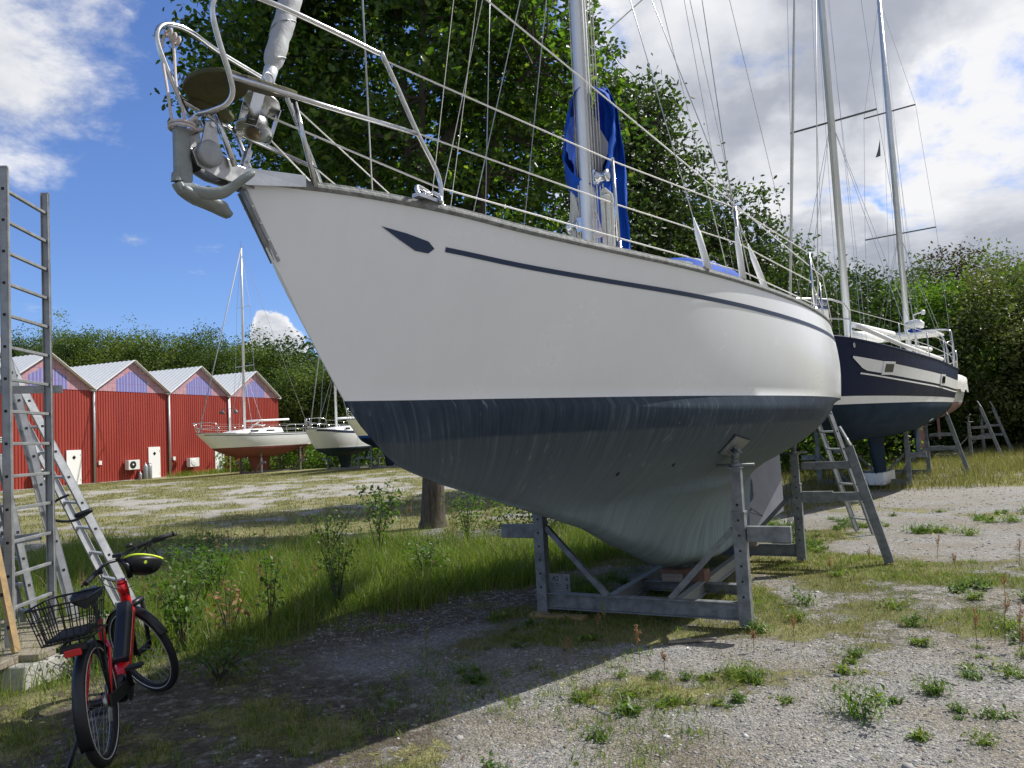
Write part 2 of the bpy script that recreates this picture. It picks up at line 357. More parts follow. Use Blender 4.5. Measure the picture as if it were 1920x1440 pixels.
def hullB(s, z):
    zs = sip(s, S_, ZS)
    if z >= ZW-1e-6:
        st = sstem(z); d = max(0, s-st)
        f = min(1, max(0, (z-ZW)/(zs-ZW)))
        bw = sip(.64+d*(9.75-.64)/(10.3-st), SW, BW) if d > 0 else 0
        bs = sip(d*10.3/(10.3-st), S_, BS) if d > 0 else 0
        g = f**.85
        b = (1-g)*bw+g*bs + .045*math.sin(PI*f)*ss(s, 3, 6)
        return b if d > 0 else 0
    zp = ip(s, PS, PZ); zc = max(zp, ip(s, CS, CZ)); bw = sip(s, SW, BW)
    if s >= 9.75: bw = BW[-1]*max(0, (10.3-s)/.55)
    q = (ZW-z)/max(.02, ZW-zc)
    pw = 1.25+.5*ss(s, 1.5, 4.5); e = .9-.17*ss(s, 1.5, 4.5)
    bc = bw*(1-min(1, q)**pw)**e if q < 1 else 0
    kb = ss(s, 2.3, 4.4)*(1-ss(s, 7.5, 8.3))
    if kb > 0:
        le = ip(z, [.29, .35, .44, .61, .77, .94, 1.16, 1.34], [5.5, 5.03, 4.64, 4.2, 3.8, 3.35, 2.57, 1.9]); te = ip(z, [.3, .36, .54, 1.27], [7.3, 7.57, 7.83, 8.15])
        x = (s-le)/(te-le); kw = 0
        if 0 < x < 1: kw = (min(1, x/.32)**.5)*(1-max(0, (x-.32)/.68)**1.5)*(.215+.04*ss(.7-z, 0, .35))+.012
        fil = .43*math.exp(-max(0, zc+.13-z)/.32)*ss(s, 2.8, 4.6)*(1-ss(s, 6.6, 8.0))
        k = kw+fil*kb
        b = .5*(bc+k+math.sqrt((bc-k)**2+.006))*1.0
    else: b = bc
    hh = .13 if s > 4 else .05
    if z < zp+hh: b *= math.sqrt(max(0, 1-((zp+hh-z)/hh)**2))
    return max(0, b)
def main_cols():
    c = [0, .03, .06, .1, .16, .22, .28, .35, .42, .5, .57, .64, .7, .76, .82, .88, .95, 1.02, 1.1, 1.2, 1.35, 1.5]
    s = 1.65
    while s < 7.4: c.append(s); s += .13
    c += [7.45, 7.55, 7.62, 7.7, 7.78, 7.86, 7.94, 8.02, 8.1, 8.18, 8.27, 8.38, 8.55, 8.75, 9, 9.25, 9.5, 9.75, 9.95, 10.15, 10.3]
    return c
boat = thing('sailboat', 'large white sailboat nearest, with dark blue stripe and grey keel, in a steel cradle', 'sailboat', (-1.27, 3.67, 0), -R(33), 'sailboats laid up on the yard')
def half(sign):
    rows = []
    for s in main_cols():
        zs = sip(s, S_, ZS); zp = ip(s, PS, PZ); zt = max(ZW, zp); zc = max(zp, ip(s, CS, CZ)); col = []
        for i in range(13): z = zs+(zt-zs)*i/12; col.append((sign*max(.004, hullB(s, z)), s, z))
        for i in range(1, 23):
            z = ZW+(zc-ZW)*(1-(1-i/22)**1.7) if zp < ZW else zp; col.append((sign*max(.004, hullB(s, z)), s, z))
        for i in range(1, 17):
            z = zc+(zp-zc)*math.sin(i/16*PI/2) if zp < ZW else zp; col.append((sign*max(.004, hullB(s, z)), s, z))
        rows.append(col)
    return rows
mb = MB()
for sg in (1, -1):
    P = half(sg); c = len(P[0]); vs = [p for r in P for p in r]
    fs = []; ms = []
    for i in range(len(P)-1):
        for j in range(c-1): fs.append((i*c+j, i*c+j+1, (i+1)*c+j+1, (i+1)*c+j)); ms.append(0 if j < 12 else 1)
    b0 = len(mb.v); mb.add(vs, fs, 0, True); mb.m[-len(ms):] = ms
hr = half(1); kl = [r[-1] for r in hr]; mb.grid([[(x-.0002, y, z), (-x+.0002, y, z)] for x, y, z in kl]); mb.m[-(len(kl)-1):] = [0 if p_[2] > ZW else 1 for p_ in kl[:-1]]
e1 = half(1)[-1]; e2 = half(-1)[-1]
mb.add(e1+e2[::-1], [tuple(range(len(e1)+len(e2)))], 0)
# antifouling paint: worn dark blue above the old waterline, chalky grey-green streaks running down
def antifoul():
    mt = bpy.data.materials.new('antifoul'); mt.use_nodes = True; t = NT(mt.node_tree)
    oc = t.n('ShaderNodeTexCoord').outputs['Object']; sp = t.n('ShaderNodeSeparateXYZ', i_0=oc); x, y, z = sp.outputs
    wob = t.noise(oc, 1.1, 2, .5)
    drift = t.math('MULTIPLY', t.math('SUBTRACT', 1.9, z), t.math('MULTIPLY', t.math('SUBTRACT', 6.3, y), .09))   # streaks lean with the run of the hull
    ys = t.math('ADD', t.math('SUBTRACT', y, drift), t.math('MULTIPLY', wob, .03))
    v1 = t.n('ShaderNodeCombineXYZ', i_0=0., i_1=ys, i_2=t.math('MULTIPLY', z, .05)).outputs[0]
    st = t.noise(v1, 12, 4, .72); st2 = t.noise(v1, 46, 2, .6)
    cl = t.noise(oc, 1.6, 5, .6)
    streak = t.math('ADD', t.math('MULTIPLY', st, .65), t.math('MULTIPLY', st2, .35))
    low = t.smooth(t.math('ADD', z, t.math('MULTIPLY', t.math('SUBTRACT', streak, .5), .9)), 1.78, .75)      # chalkier towards the keel
    dk = t.ramp(streak, [(.32, (.036, .048, .060)), (.5, (.062, .080, .096)), (.70, (.115, .137, .155))])
    lt = t.ramp(streak, [(.30, (.115, .15, .175)), (.5, (.20, .255, .29)), (.70, (.29, .35, .385))])
    c = t.mix(low, dk, lt)
    band = t.smooth(t.math('ADD', z, t.math('MULTIPLY', t.math('SUBTRACT', cl, .5), .05)), 1.735, 1.765)
    bl = t.ramp(t.math('ADD', t.math('MULTIPLY', st2, .45), t.math('MULTIPLY', cl, .55)), [(.36, (.022, .034, .055)), (.54, (.042, .060, .085)), (.68, (.11, .14, .165))])
    c = t.mix(band, c, bl)
    # pale drips under the waterline
    drip = t.math('MULTIPLY', t.smooth(t.noise(t.n('ShaderNodeCombineXYZ', i_0=0., i_1=ys, i_2=t.math('MULTIPLY', z, .35)).outputs[0], 30, 1, .5), .62, .74), t.smooth(t.noise(oc, 2.3, 3, .6), .50, .62))
    c = t.mix(t.math('MULTIPLY', drip, .6), c, (.21, .25, .27))
    scr = t.math('MULTIPLY', t.smooth(st2, .70, .76), t.smooth(cl, .52, .60)); c = t.mix(t.math('MULTIPLY', scr, .35), c, (.30, .34, .35))
    p = t.n('ShaderNodeBsdfPrincipled', i_Base_Color=c); p.inputs['Roughness'].default_value = .62; p.inputs['Specular IOR Level'].default_value = .15
    b = t.n('ShaderNodeBump', i_Strength=.25, i_Distance=.006); t.set(b.inputs['Height'], streak); t.set(p.inputs['Normal'], b.outputs[0])
    t.n('ShaderNodeOutputMaterial', i_0=p.outputs[0]); M['antifoul'] = mt
antifoul()
def gelcoat():
    mt = bpy.data.materials.new('gelcoat'); mt.use_nodes = True; t = NT(mt.node_tree)
    oc = t.n('ShaderNodeTexCoord').outputs['Object']; n1_ = t.noise(oc, 1.3, 5, .6)
    st = t.noise(t.n('ShaderNodeMapping', i_0=oc, i_3=(1, 9, .5)).outputs[0], 3, 4, .6)
    c = t.mix(t.smooth(t.math('ADD', t.math('MULTIPLY', n1_, .8), t.math('MULTIPLY', st, .2)), .35, .65), (.80, .82, .83), (.84, .855, .865))
    p = t.n('ShaderNodeBsdfPrincipled', i_Base_Color=c); t.set(p.inputs['Roughness'], t.math('MULTIPLY_ADD', n1_, .25, .12)); p.inputs['Coat Weight'].default_value = .2; p.inputs['Coat Roughness'].default_value = .15
    t.n('ShaderNodeOutputMaterial', i_0=p.outputs[0]); M['gelcoat'] = mt
gelcoat()
hull = mb.build('hull', ['gelcoat', 'antifoul'], boat, merge=True)
def on_hull(s, z, off=.004, sg=1):
    return (sg*(hullB(s, z)+off), s, z)
def sheer(s): return sip(s, S_, ZS)
# cove stripe and pennant mark, both sides
for sg in (1, -1):
    mb = MB(); P = []
    s = 1.03
    while s <= 9.9:
        zc = sheer(s)-ip(s, [1, 3, 6, 10], [.215, .20, .19, .18]); hw = ip(s, [1, 4, 10], [.0135, .017, .019])
        P.append([on_hull(s, zc+hw, .004, sg), on_hull(s, zc-hw, .004, sg)]); s += .12
    mb.grid(P).build('cove_stripe', 'navy_mark', boat)
    mb = MB(); pts = [(.655, .152), (.80, .168), (.925, .19), (.965, .222), (.935, .252), (.86, .25), (.76, .205)]
    n_ = len(pts); vs = [on_hull(a, sheer(a)-d, .005, sg) for a, d in pts]
    mb.add(vs, [(0, 1, 6), (1, 5, 6), (1, 2, 5), (2, 4, 5), (2, 3, 4)]).build('pennant_mark', 'navy_mark', boat)
# rub rail + toe rail, deck
for sg in (1, -1):
    mb = MB(); P = []
    for s in [0.02+.12*i for i in range(86)]:
        b = hullB(s, sheer(s)) if s > .02 else .03; z = sheer(s)
        prof = [(b-.01, z-.026), (b+.010, z-.024), (b+.018, z-.012), (b+.015, z+.003), (b+.004, z+.010), (b+.002, z+.022), (b-.03, z+.024), (b-.032, z-.01)]
        P.append([(sg*x, s, zz) for x, zz in prof])
    mb.grid(P, closed=True, sm=False).build('rub_rail', 'rub', boat)
mb = MB(); P = []
for s in [.04, .3, .6, 1, 1.5, 2, 2.6, 3.2, 4, 5, 6, 7, 8, 9, 10, 10.3]:
    b = hullB(s, sheer(s))-.015; P.append([(b*k, s, sheer(s)-.012+.05*(1-k*k)*min(1, b)) for k in (-1, -.6, -.2, .2, .6, 1)])
mb.grid(P).build('deck', 'white_grp', boat)
# coachroof
mb = MB(); P = []
for s, w_, h in [(2.3, .35, .0), (2.6, .5, .12), (3.2, .62, .2), (4.2, .75, .26), (5.4, .8, .3), (6.6, .78, .33), (6.65, .78, .0)]:
    z = sheer(s)+.02; P.append([(-w_-.08, s, z-.03), (-w_, s, z+h*.75), (-w_*.5, s, z+h), (w_*.5, s, z+h), (w_, s, z+h*.75), (w_+.08, s, z-.03)])
mb.grid(P).build('coachroof', 'white_grp', boat)
# stem strip with bolts, bow fitting, anchor roller
ct = MB(); bl = MB()
pts = [(0, PS_+.0, PZ_) for PS_, PZ_ in [(.0, 3.02), (.07, 2.90), (.13, 2.79), (.185, 2.695)]]
P = []
for (x, s, z) in pts: P.append([(-.018, s+.012, z), (-.010, s-.003, z-.002), (.010, s-.003, z-.002), (.018, s+.012, z)])
ct.grid(P); ss_ = ct.build('stem_strip', 'galv_light', boat, solid=.004)
for sg in (1, -1):
    b2 = MB()
    b2.bar((sg*.024, .006, 3.005), (sg*.027, .198, 2.69), .003, .018, up=(0, -1, .4)); o_ = b2.build('stem_strap', 'galv_light', boat)
    for k in range(4): q = MB(); t_ = .2+.24*k; q.lathe((sg*.026, .008+.19*t_, 3.0-.31*t_), (sg, 0, 0), [(0, .007), (.005, .007), (.007, .003)], 10).build('bolt', 'steel', o_)
mb = MB()
for sg in (1, -1): mb.add([(sg*.02, -.06, 3.1), (sg*.035, 0, 3.115), (sg*.185, .25, 3.105), (sg*.185, .25, 3.05), (sg*.045, 0, 3.03), (sg*.02, -.06, 3.05)], [(0, 1, 4, 5), (1, 2, 3, 4)])
mb.add([(-.185, .25, 3.107), (-.035, 0, 3.117), (.035, 0, 3.117), (.185, .25, 3.107)], [(0, 1, 2, 3)])
mb.build('bow_fitting', 'steel', boat, solid=.006)
mb = MB()
for sg in (1, -1):
    mb.prism([(.10, 3.02), (-.16, 3.03), (-.26, 3.06), (-.285, 3.12), (-.24, 3.175), (-.16, 3.16), (-.05, 3.12), (.10, 3.115)], (sg*.045-.01, 0, 0), (0, 1, 0), (0, 0, 1), .006)
mb.prism([(-.15, 3.14), (-.26, 3.14), (-.225, 3.27), (-.195, 3.285), (-.17, 3.27)], (.055, 0, 0), (0, 1, 0), (0, 0, 1), .012)
mb.prism([(-.15, 3.14), (-.26, 3.14), (-.225, 3.27), (-.195, 3.285), (-.17, 3.27)], (-.075, 0, 0), (0, 1, 0), (0, 0, 1), .012)
rol_ = mb.build('anchor_roller', 'steel_dull', boat, bevel=.003)
MB().lathe((-.045, -.235, 3.105), (1, 0, 0), [(0, .05), (.01, .052), (.04, .03), (.07, .052), (.08, .05)], 20).build('roller', 'rubber', rol_)
MB().lathe((.03, -.205, 3.125), (1, 0, 0), [(0, .062), (.035, .062), (.04, .055)], 24).build('roller_cheek', 'galv_light', rol_)
MB().lathe((-.08, -.195, 3.262), (1, 0, 0), [(0, .012), (.15, .012)], 10).build('roller_pin', 'steel', rol_)
# pulpit
pul = MB(); r = .0135
near = [(.46, .99, 3.06), (.445, 1.0, 3.235), (.41, .872, 3.459), (.385, .655, 3.80), (.365, .60, 3.835), (.30, .135, 3.855), (.25, -.077, 3.865), (.235, -.19, 3.85), (.22, -.265, 3.80), (.21, -.288, 3.72), (.20, -.25, 3.60), (.19, -.19, 3.464), (.175, -.165, 3.395), (.13, -.17, 3.35), (.06, -.205, 3.325), (0, -.225, 3.322)]
def rounded(p): return crv(p, 5)
pul.tube(rounded(near), r, 10); pul.tube(rounded([(-x, y, z) for x, y, z in near]), r, 10)
for sg in (1, -1):
    pul.tube([(sg*.19, -.185, 3.46), (sg*.30, .254, 3.445), (sg*.41, .88, 3.456)], r, 10)
    pul.tube([(sg*.055, -.17, 3.325), (sg*.055, -.115, 3.2), (sg*.06, -.075, 3.10)], r*1.05, 10)
    pul.tube([(sg*.235, .15, 3.44), (sg*.20, .30, 3.06)], r*.95, 10)
    pul.lathe((sg*.46, .99, 3.05), (0, 0, 1), [(0, .035), (.012, .033), (.014, .018), (.04, .017)], 14)
pulp = pul.build('pulpit', 'steel', boat)
for sg in (1, -1):
    poly = [(.13, -.02), (.15, .06), (.20, .13), (.26, .15), (.255, .08), (.235, 0), (.215, -.11), (.19, -.15), (.15, -.12)]
    MB().prism([(sg*a, b) for a, b in poly], (0, 0, 3.475), (1, 0, 0), (0, 1, .0), .026).build('seat_board', 'teak', pulp, bevel=.006)
mb = MB(); poly = []
for k in range(22):
    a = 2*PI*k/22; rr = .165*(1+.10*math.cos(2*a)); poly.append((rr*math.cos(a), -.125+rr*.84*math.sin(a)))
mb.prism(poly, (0, 0, 3.475), (1, 0, 0), (0, 1, -.12), .028); mb.build('bow_seat', 'teak', pulp, bevel=.008)
MB().ring((.205, .02, 3.52), (1, 0, 0), .028, .004, 20, 6).build('seat_ring', 'steel', pulp)
# furler + forestay
st0 = Vector((0, .03, 3.16)); st1 = Vector((0, .385, 4.23)); sdv = (st1-st0).normalized()
top = st0+sdv*((11.5-3.16)/sdv.z)
fr = MB(); base = st0+sdv*.18
fr.lathe(base, sdv, [(0, .04), (.004, .085), (.012, .092), (.016, .09), (.02, .05), (.04, .055), (.07, .058), (.075, .048), (.15, .045), (.155, .06), (.17, .088), (.176, .094), (.186, .09), (.19, .03), (.26, .026)], 28)
fur = fr.build('furling_drum', 'steel_dull', boat)
u_ = sdv.orthogonal().normalized(); v_ = sdv.cross(u_)
for k in range(3):
    a = 2*PI*k/3+.5; q = MB(); d = u_*math.cos(a)+v_*math.sin(a); e = u_*math.cos(a+.5)+v_*math.sin(a+.5)
    q.bar(base+d*.086+sdv*-.02, base+d*.094+sdv*.18, .055, .005, up=d); q.build('drum_guard', 'steel', fur, bevel=.002)
MB().lathe(base-sdv*.03, sdv, [(0, .018), (.008, .034), (.03, .036), (.034, .05), (.04, .02)], 20).build('drum_collar', 'bronze', fur)
q = MB(); q.tube([st0-sdv*.07, st0+sdv*.12], .010, 8)
for sg in (1, -1): q.bar(st0+Vector((sg*.016, 0, 0))-sdv*.09, st0+Vector((sg*.016, 0, 0))+sdv*.07, .006, .028)
q.lathe(st0+Vector((-.03, 0, 0)), (1, 0, 0), [(0, .009), (.06, .009)], 10); q.lathe(st0+Vector((-.03, 0, 0))-sdv*.08, (1, 0, 0), [(0, .011), (.06, .011)], 10)
q.build('stay_toggle', 'steel', boat, bevel=.002)
MB().tube([base+sdv*.2, top], .010, 8).build('forestay', 'wire', boat)
mb = MB(); P = []; n_ = 0
L = (top-base).length; t = .30
while t < L:
    w_ = ip(t, [.30, .40, .43, .9, 3, L], [.028, .030, .050, .058, .07, .03])
    if t > .42: w_ *= 1+.035*math.sin(t*40)
    P.append([tuple(base+sdv*t+(u_*math.cos(2*PI*j/14)+v_*math.sin(2*PI*j/14))*(w_*(1+.05*math.sin(j*2.1+t*38)*(t > .42)))) for j in range(14)]); t += .02 if t < 2.5 else .12
mb.grid(P, closed=True).build('furled_genoa', 'furl', boat)
q = MB()       # seam of the rolled sail winding up
pts = []; t = .44
while t < 3: a = t*26; pts.append(base+sdv*t+(u_*math.cos(a)+v_*math.sin(a))*(.053+.005*t)); t += .02
q.tube(pts, .0035, 5).build('sail_seam', 'alu_dark', boat)
MB().lathe(base+sdv*.19, sdv, [(0, .03), (.16, .034), (.2, .036)], 18).build('furler_foil', 'mast_alu', boat)
# mast
mb = MB(); P = []
for z in [2.93, 4, 6, 8, 10, 12, 13.6, 14.3]:
    k = ip(z, [2.9, 10, 14.3], [1, 1, .62]); yy = 3.74+(z-2.93)*.016
    P.append([(math.cos(2*PI*j/22)*.066*k, yy+math.sin(2*PI*j/22)*.092*k, z) for j in range(22)])
mb.grid(P, closed=True).build('mast', 'mast_alu', boat)
def mp(z, x=0, y=0): return (x, 3.74+(z-2.93)*.016+y, z)
q = MB()
for x, y, a, b in [(-.085, -.02, 2.95, 14), (-.095, .03, 3.4, 14), (.082, -.03, 3.95, 14), (.095, .0, 3.1, 14), (.105, .045, 3.0, 14), (-.075, .07, 3.0, 9), (.12, .07, 3.9, 9), (.072, -.06, 2.95, 14)]: q.tube([mp(a, x, y), mp(b, x*.8, y)], .0055, 6)
q.build('halyards', 'rope', boat)
for zz, xx in ((7.6, .95), (10.8, .7)): MB().bar(mp(zz, -xx, .1), mp(zz, xx, .1), .05, .02).build('spreader', 'mast_alu', boat)
for zz, xx, sc_ in [(4.02, .13, 1.), (3.62, -.13, .9)]:
    q = MB(); q.box((xx*.62, 3.755, zz), (.055, .09, .13)); sg = 1 if xx > 0 else -1
    q.lathe((xx*.75, 3.755, zz), (sg, 0, 0), [(0, .062), (.02, .062), (.03, .05), (.06, .04), (.09, .045), (.10, .058), (.12, .056), (.125, .02)], 22); q.build('halyard_winch', 'steel', boat)
q = MB()
for k in range(9):         # coiled rope hanging on the mast foot
    xx = .15+.012*(k % 5); yy = 3.72+.015*(k//3); zt = 3.86-.012*k
    q.tube(crv([(xx, yy, zt), (xx+.028, yy-.01, zt+.03), (xx+.05, yy, zt-.01), (xx+.045, yy, 3.5), (xx+.035, yy, 3.25), (xx+.01, yy, 3.22), (xx-.004, yy, 3.4), (xx, yy, zt)], 5), .009, 6)
for k in range(4): q.ring((.19, 3.73, 3.77+.015*k), (0, .2, 1), .045, .009, 16, 6)
q.build('rope_coil', 'rope', boat)
q = MB()
for k in range(8):
    xx = -.16+.014*(k % 4); yy = 3.74+.02*(k//3)
    q.tube(crv([(xx, yy, 3.95-.02*k), (xx+.03, yy, 3.75), (xx+.02*(k % 3), yy, 3.42), (xx-.03, yy, 3.38), (xx-.02, yy, 3.65), (xx, yy, 3.95-.02*k)], 5), .007, 6)
for a, b in ((-.2, .0), (-.175, .02), (-.15, .05)): q.tube([(a, 3.72+b, 2.95), (a+.02, 3.73+b, 3.75)], .008, 6)
q.build('rope_coil', 'rope', boat)
q = MB()
for k in range(5):
    q.tube(crv([(.10, 3.66+.01*k, 3.72-.02*k), (.14, 3.66, 3.6), (.12+.01*k, 3.66, 3.46), (.09, 3.66, 3.50), (.085, 3.66, 3.62), (.10, 3.66, 3.72-.02*k)], 5), .006, 6)
q.build('rope_coil', 'rope_pink', boat)
# boom, sail and cover: swung away to the far side
bd = Vector((-.42, .906, .015)).normalized(); bx = Vector((.906, .42, 0)).normalized(); b0 = Vector(mp(4.02, 0, .1))
MB().tube([b0, b0+bd*3.9], .06, 12).build('boom', 'mast_alu', boat)
def cov(t, k):      # outline of the cover at distance t along the boom
    hw = ip(t, [-.16, .0, .5, 1.5, 4.0], [.215, .25, .235, .19, .12]); zt = ip(t, [-.16, 0, .6, 2, 4], [.86, .92, .82, .62, .42]); zb = ip(t, [-.16, .0, .5, 1.5, 2.6, 4], [-.06, -.10, -.20, -.12, -.10, -.08])
    a = k; x = hw*math.sin(a)*(1+.12*math.sin(2*a)); z = (zt+zb)/2+(zt-zb)/2*math.cos(a)
    x += .016*math.sin(t*9+a*3)+.012*math.sin(t*23+a*5)+.008*math.sin(a*13+t*4); return b0+bd*t+bx*x+Vector((0, 0, z))
mb = MB(); P = []
for i in range(40):
    t = -.17+4.15*i/39; P.append([tuple(cov(t, .30+(2*PI-.60)*j/30 + PI*0)) for j in range(31)])
# open slot faces up at the mast; close the ring further aft
mb.grid(P).build('sail_cover', 'blue_canvas', boat, solid=.006)
mb = MB(); P = []
for i in range(12):
    t = .02+.35*i; P.append([tuple(b0+bd*t+bx*(.15*math.sin(a)*(1+.15*math.sin(5*a)))+Vector((0, 0, .33+.30*math.cos(a)*(1-.03*i)))) for a in [2*PI*j/40 for j in range(40)]])
mb.grid(P, closed=True); mb.add(P[0], [tuple(range(40))]); mb.build('furled_mainsail', 'sail', boat)
# cover flap hanging on the near side of the mast down to the deck
mb = MB(); P = []
for i in range(16):
    z = 4.95-i*.125; x0 = ip(z, [3.0, 3.4, 3.9, 4.3, 4.7, 4.95], [.20, .16, .13, .11, .1, .09]); x1 = ip(z, [3.0, 3.4, 3.9, 4.3, 4.7, 4.95], [.235, .26, .275, .27, .24, .14])
    P.append([(x0+(x1-x0)*k/6+.010*math.sin(i*1.3+k), 3.98+.10*math.sin(k/6*PI)+.025*math.sin(i*.9+k*1.7), z) for k in range(7)])
mb.grid(P).build('cover_flap', 'blue_canvas', boat, solid=.005)
# shrouds with white covers
def shroud(p, q, r=.0035): MB().tube([p, q], r, 6).build('shroud', 'wire', boat)
for sg in (1, -1):
    for p, q in [((1.22, 3.25, 2.93), mp(7.6, .07)), ((1.30, 3.87, 2.93), (.95, 3.95, 7.6)), ((1.32, 4.47, 2.92), mp(7.6, .07, .06))]:
        p = Vector((p[0]*sg, p[1], p[2])); q = Vector((q[0]*sg, q[1], q[2])); shroud(p, q, .0045); d = (q-p).normalized()
        MB().lathe(p, d, [(0, .027), (.30, .024), (.34, .018), (.42, .008), (.44, .006)], 14).build('shroud_cover', 'white_grp', boat)
    shroud((.95*sg, 3.95, 7.6), (.7*sg, 3.95, 10.8)); shroud((.7*sg, 3.95, 10.8), mp(14, .03*sg)); shroud((.95*sg, 3.95, 7.6), mp(10.7, .06*sg))
shroud((.5, 10.25, 2.95), mp(14.2, 0, .1), .004); shroud((-.5, 10.25, 2.95), mp(14.2, 0, .1), .004)
for a_, b_, c_ in (((-.95, 2.5, 2.96), 9.5, .03), ((-1.05, 2.85, 2.96), 11.5, .0), ((-1.0, 2.55, 2.96), 13.5, -.04), ((1.31, 4.05, 2.95), 12.5, .06), ((1.26, 3.6, 2.95), 9.8, .05)): MB().tube([a_, mp(b_, c_)], .0035, 5).build('halyard', 'rope', boat)
MB().tube([mp(5.35, .15, .1), (.93, 3.88, 5.72)], .006, 6).build('flag_line', 'rope', boat)
# stanchions and lines
stn = [(2.36, .985, .87), (3.95, 1.27, 1.30), (6.0, 1.40, 1.42), (8.1, 1.10, 1.15)]
for sg in (1, -1):
    for s, bt, bb in stn:
        q = MB(); bb = hullB(s, sheer(s))-.05; z = sheer(s)+.0
        q.tube([(sg*bb, s-.02, z), (sg*(bb-.02), s, z+.66)], .0125, 10); q.lathe((sg*bb, s-.02, z-.01), (0, 0, 1), [(0, .035), (.015, .033), (.02, .019), (.09, .017)], 12); q.lathe((sg*(bb-.02), s, z+.655), (0, 0, 1), [(0, .014), (.012, .014), (.02, .004)], 10)
        q.build('stanchion', 'steel', boat)
    def LP(s, h): return (sg*(hullB(s, sheer(s))-.065), s, sheer(s)+h)
    for nm, h0, h in (('lifeline', (.385*sg, .655, 3.80), .645), ('lifeline', (.41*sg, .872, 3.459), .345)):
        MB().tube([h0]+[LP(s, h) for s, _, _ in stn]+[LP(9.3, h)], .0048, 6).build(nm, 'wire_white', boat)
MB().tube([tuple(base+sdv*.09+Vector((.05, .02, 0))), (.43, 1.0, 3.18)]+[(hullB(s, sheer(s))-.04, s, sheer(s)+.10) for s in (2.36, 3.95, 6, 8.1)], .0052, 6).build('furling_line', 'wire_white', boat)
MB().tube([tuple(base+sdv*.02+Vector((0, .05, 0))), (-.1, .75, 3.1)], .004, 6).build('tack_line', 'wire_white', boat)
clew = st0+sdv*2.75
MB().tube([(.05, .62, 5.02), (1.12, 8.15, 3.60), (1.05, 8.9, 3.1)], .0062, 6).build('jib_sheet', 'wire_white', boat)
MB().tube([tuple(clew), (-.75, 1.75, 3.02)], .0062, 6).build('jib_sheet', 'wire', boat)
# pushpit, sign arm, cleat
q = MB()
for sg in (1, -1):
    q.tube(rounded([LP_ for LP_ in [(sg*.80, 9.3, 2.9), (sg*.79, 9.3, 3.52), (sg*.74, 9.6, 3.55), (sg*.56, 10.2, 3.55), (sg*.2, 10.28, 3.55)]]), .0135, 8)
    q.tube([(sg*.79, 9.3, 3.22), (sg*.58, 10.15, 3.22)], .0125, 8); q.tube([(sg*.56, 10.2, 2.92), (sg*.56, 10.2, 3.55)], .0125, 8)
q.build('pushpit', 'steel', boat)
for sg in (1, -1):
    q = MB(); P = crv([(sg*.47, .80, 3.07), (sg*.455, .79, 3.105), (sg*.44, .81, 3.135), (sg*.43, .86, 3.14), (sg*.43, .92, 3.13)], 4); q.tube(P, .012, 8)
    P = crv([(sg*.50, 1.02-.08, 3.065), (sg*.485, .95, 3.10), (sg*.455, .935, 3.125), (sg*.44, .91, 3.118), (sg*.44, .865, 3.115)], 4); q.tube(P, .011, 8)
    q.box((sg*.46, .87, 3.075), (.05, .2, .02)); q.build('fairlead', 'steel', boat)
# sprayhood
mb = MB(); P = []
for s, h, w_ in [(4.75, .32, .58), (5.0, .48, .70), (5.4, .57, .78), (5.85, .59, .80), (6.35, .50, .82)]:
    P.append([(w_*math.sin(a)*(1 if abs(math.sin(a)) < .98 else 1), s, sheer(s)+.14+h*max(0, math.cos(a))**.6) for a in [-PI/2+PI*j/16 for j in range(17)]])
hood = mb.grid(P).build('sprayhood', 'blue_canvas', boat, solid=.004)
for a0, a1 in ((.30, .85), (-.25, .22), (-.85, -.30)):
    mb = MB(); P = []
    for s, h, w_ in [(4.78, .35, .60), (4.96, .47, .69)]: P.append([((w_+.012)*math.sin(a), s-.02, sheer(s)+.15+(h-.02)*max(0, math.cos(a))**.6) for a in [a0+(a1-a0)*j/5 for j in range(6)]])
    mb.grid(P).build('hood_window', 'clear_window', hood)
# keel fittings: through-hulls
for s, z in ((3.6, 1.45), (4.35, 1.5), (3.0, 1.42), (8.9, 1.9)):
    b = hullB(s, z); n2 = Vector((1, 0, -.8)).normalized(); MB().lathe(Vector((b, s, z))-n2*.004, n2, [(0, .022), (.007, .02), (.008, .01)], 14).build('through_hull', 'dark_hole', boat)
# rudder, turned
rd = Vector((math.sin(R(19)), math.cos(R(19)), 0)); mb = MB()
poly = [(0, .33), (.80, .52), (.815, .9), (.80, 1.42), (.78, 1.62), (.0, 1.50), (.0, 1.30), (.05, 1.30), (.11, 1.26), (.135, 1.20), (.11, 1.13), (.05, 1.09), (.03, 1.07), (.07, 1.05), (.12, .99), (.13, .92), (.12, .86), (.135, .81), (.11, .75), (.05, .71), (0, .70)]
mb.prism(poly, (0, 7.88, 0), rd, (0, 0, 1), .045)
mb.build('rudder', 'rudder_paint' if 'rudder_paint' in M else mat('rudder_paint', (.30, .31, .37), .45, col2=(.24, .25, .30), vscale=4).name, boat, bevel=.008)
q = MB(); q.lathe((0, 7.72, .93), (0, 1, 0), [(0, .035), (.12, .035), (.16, .01)], 14)
for sg in (1, -1): q.add([(.0, 7.82, .93+sg*.02), (.03, 7.80, .93+sg*.10), (.02, 7.80, .93+sg*.2), (-.03, 7.84, .93+sg*.2), (-.04, 7.84, .93+sg*.1)], [(0, 1, 2, 3, 4)])
q.build('propeller', 'bronze', boat, solid=.008)
mb = MB()
for p, q2, w_ in [((.06, .63), (.30, .50), .008), ((.06, .63), (.02, .60), .02), ((.02, .58), (.30, .50), .006)]:
    P0 = Vector((0, 7.88, 0))+rd*p[0]+Vector((0, 0, p[1])); P1 = Vector((0, 7.88, 0))+rd*q2[0]+Vector((0, 0, q2[1])); off = Vector((rd.y, -rd.x, 0))*.024
    mb.bar(P0+off, P1+off, w_, .004, up=off)
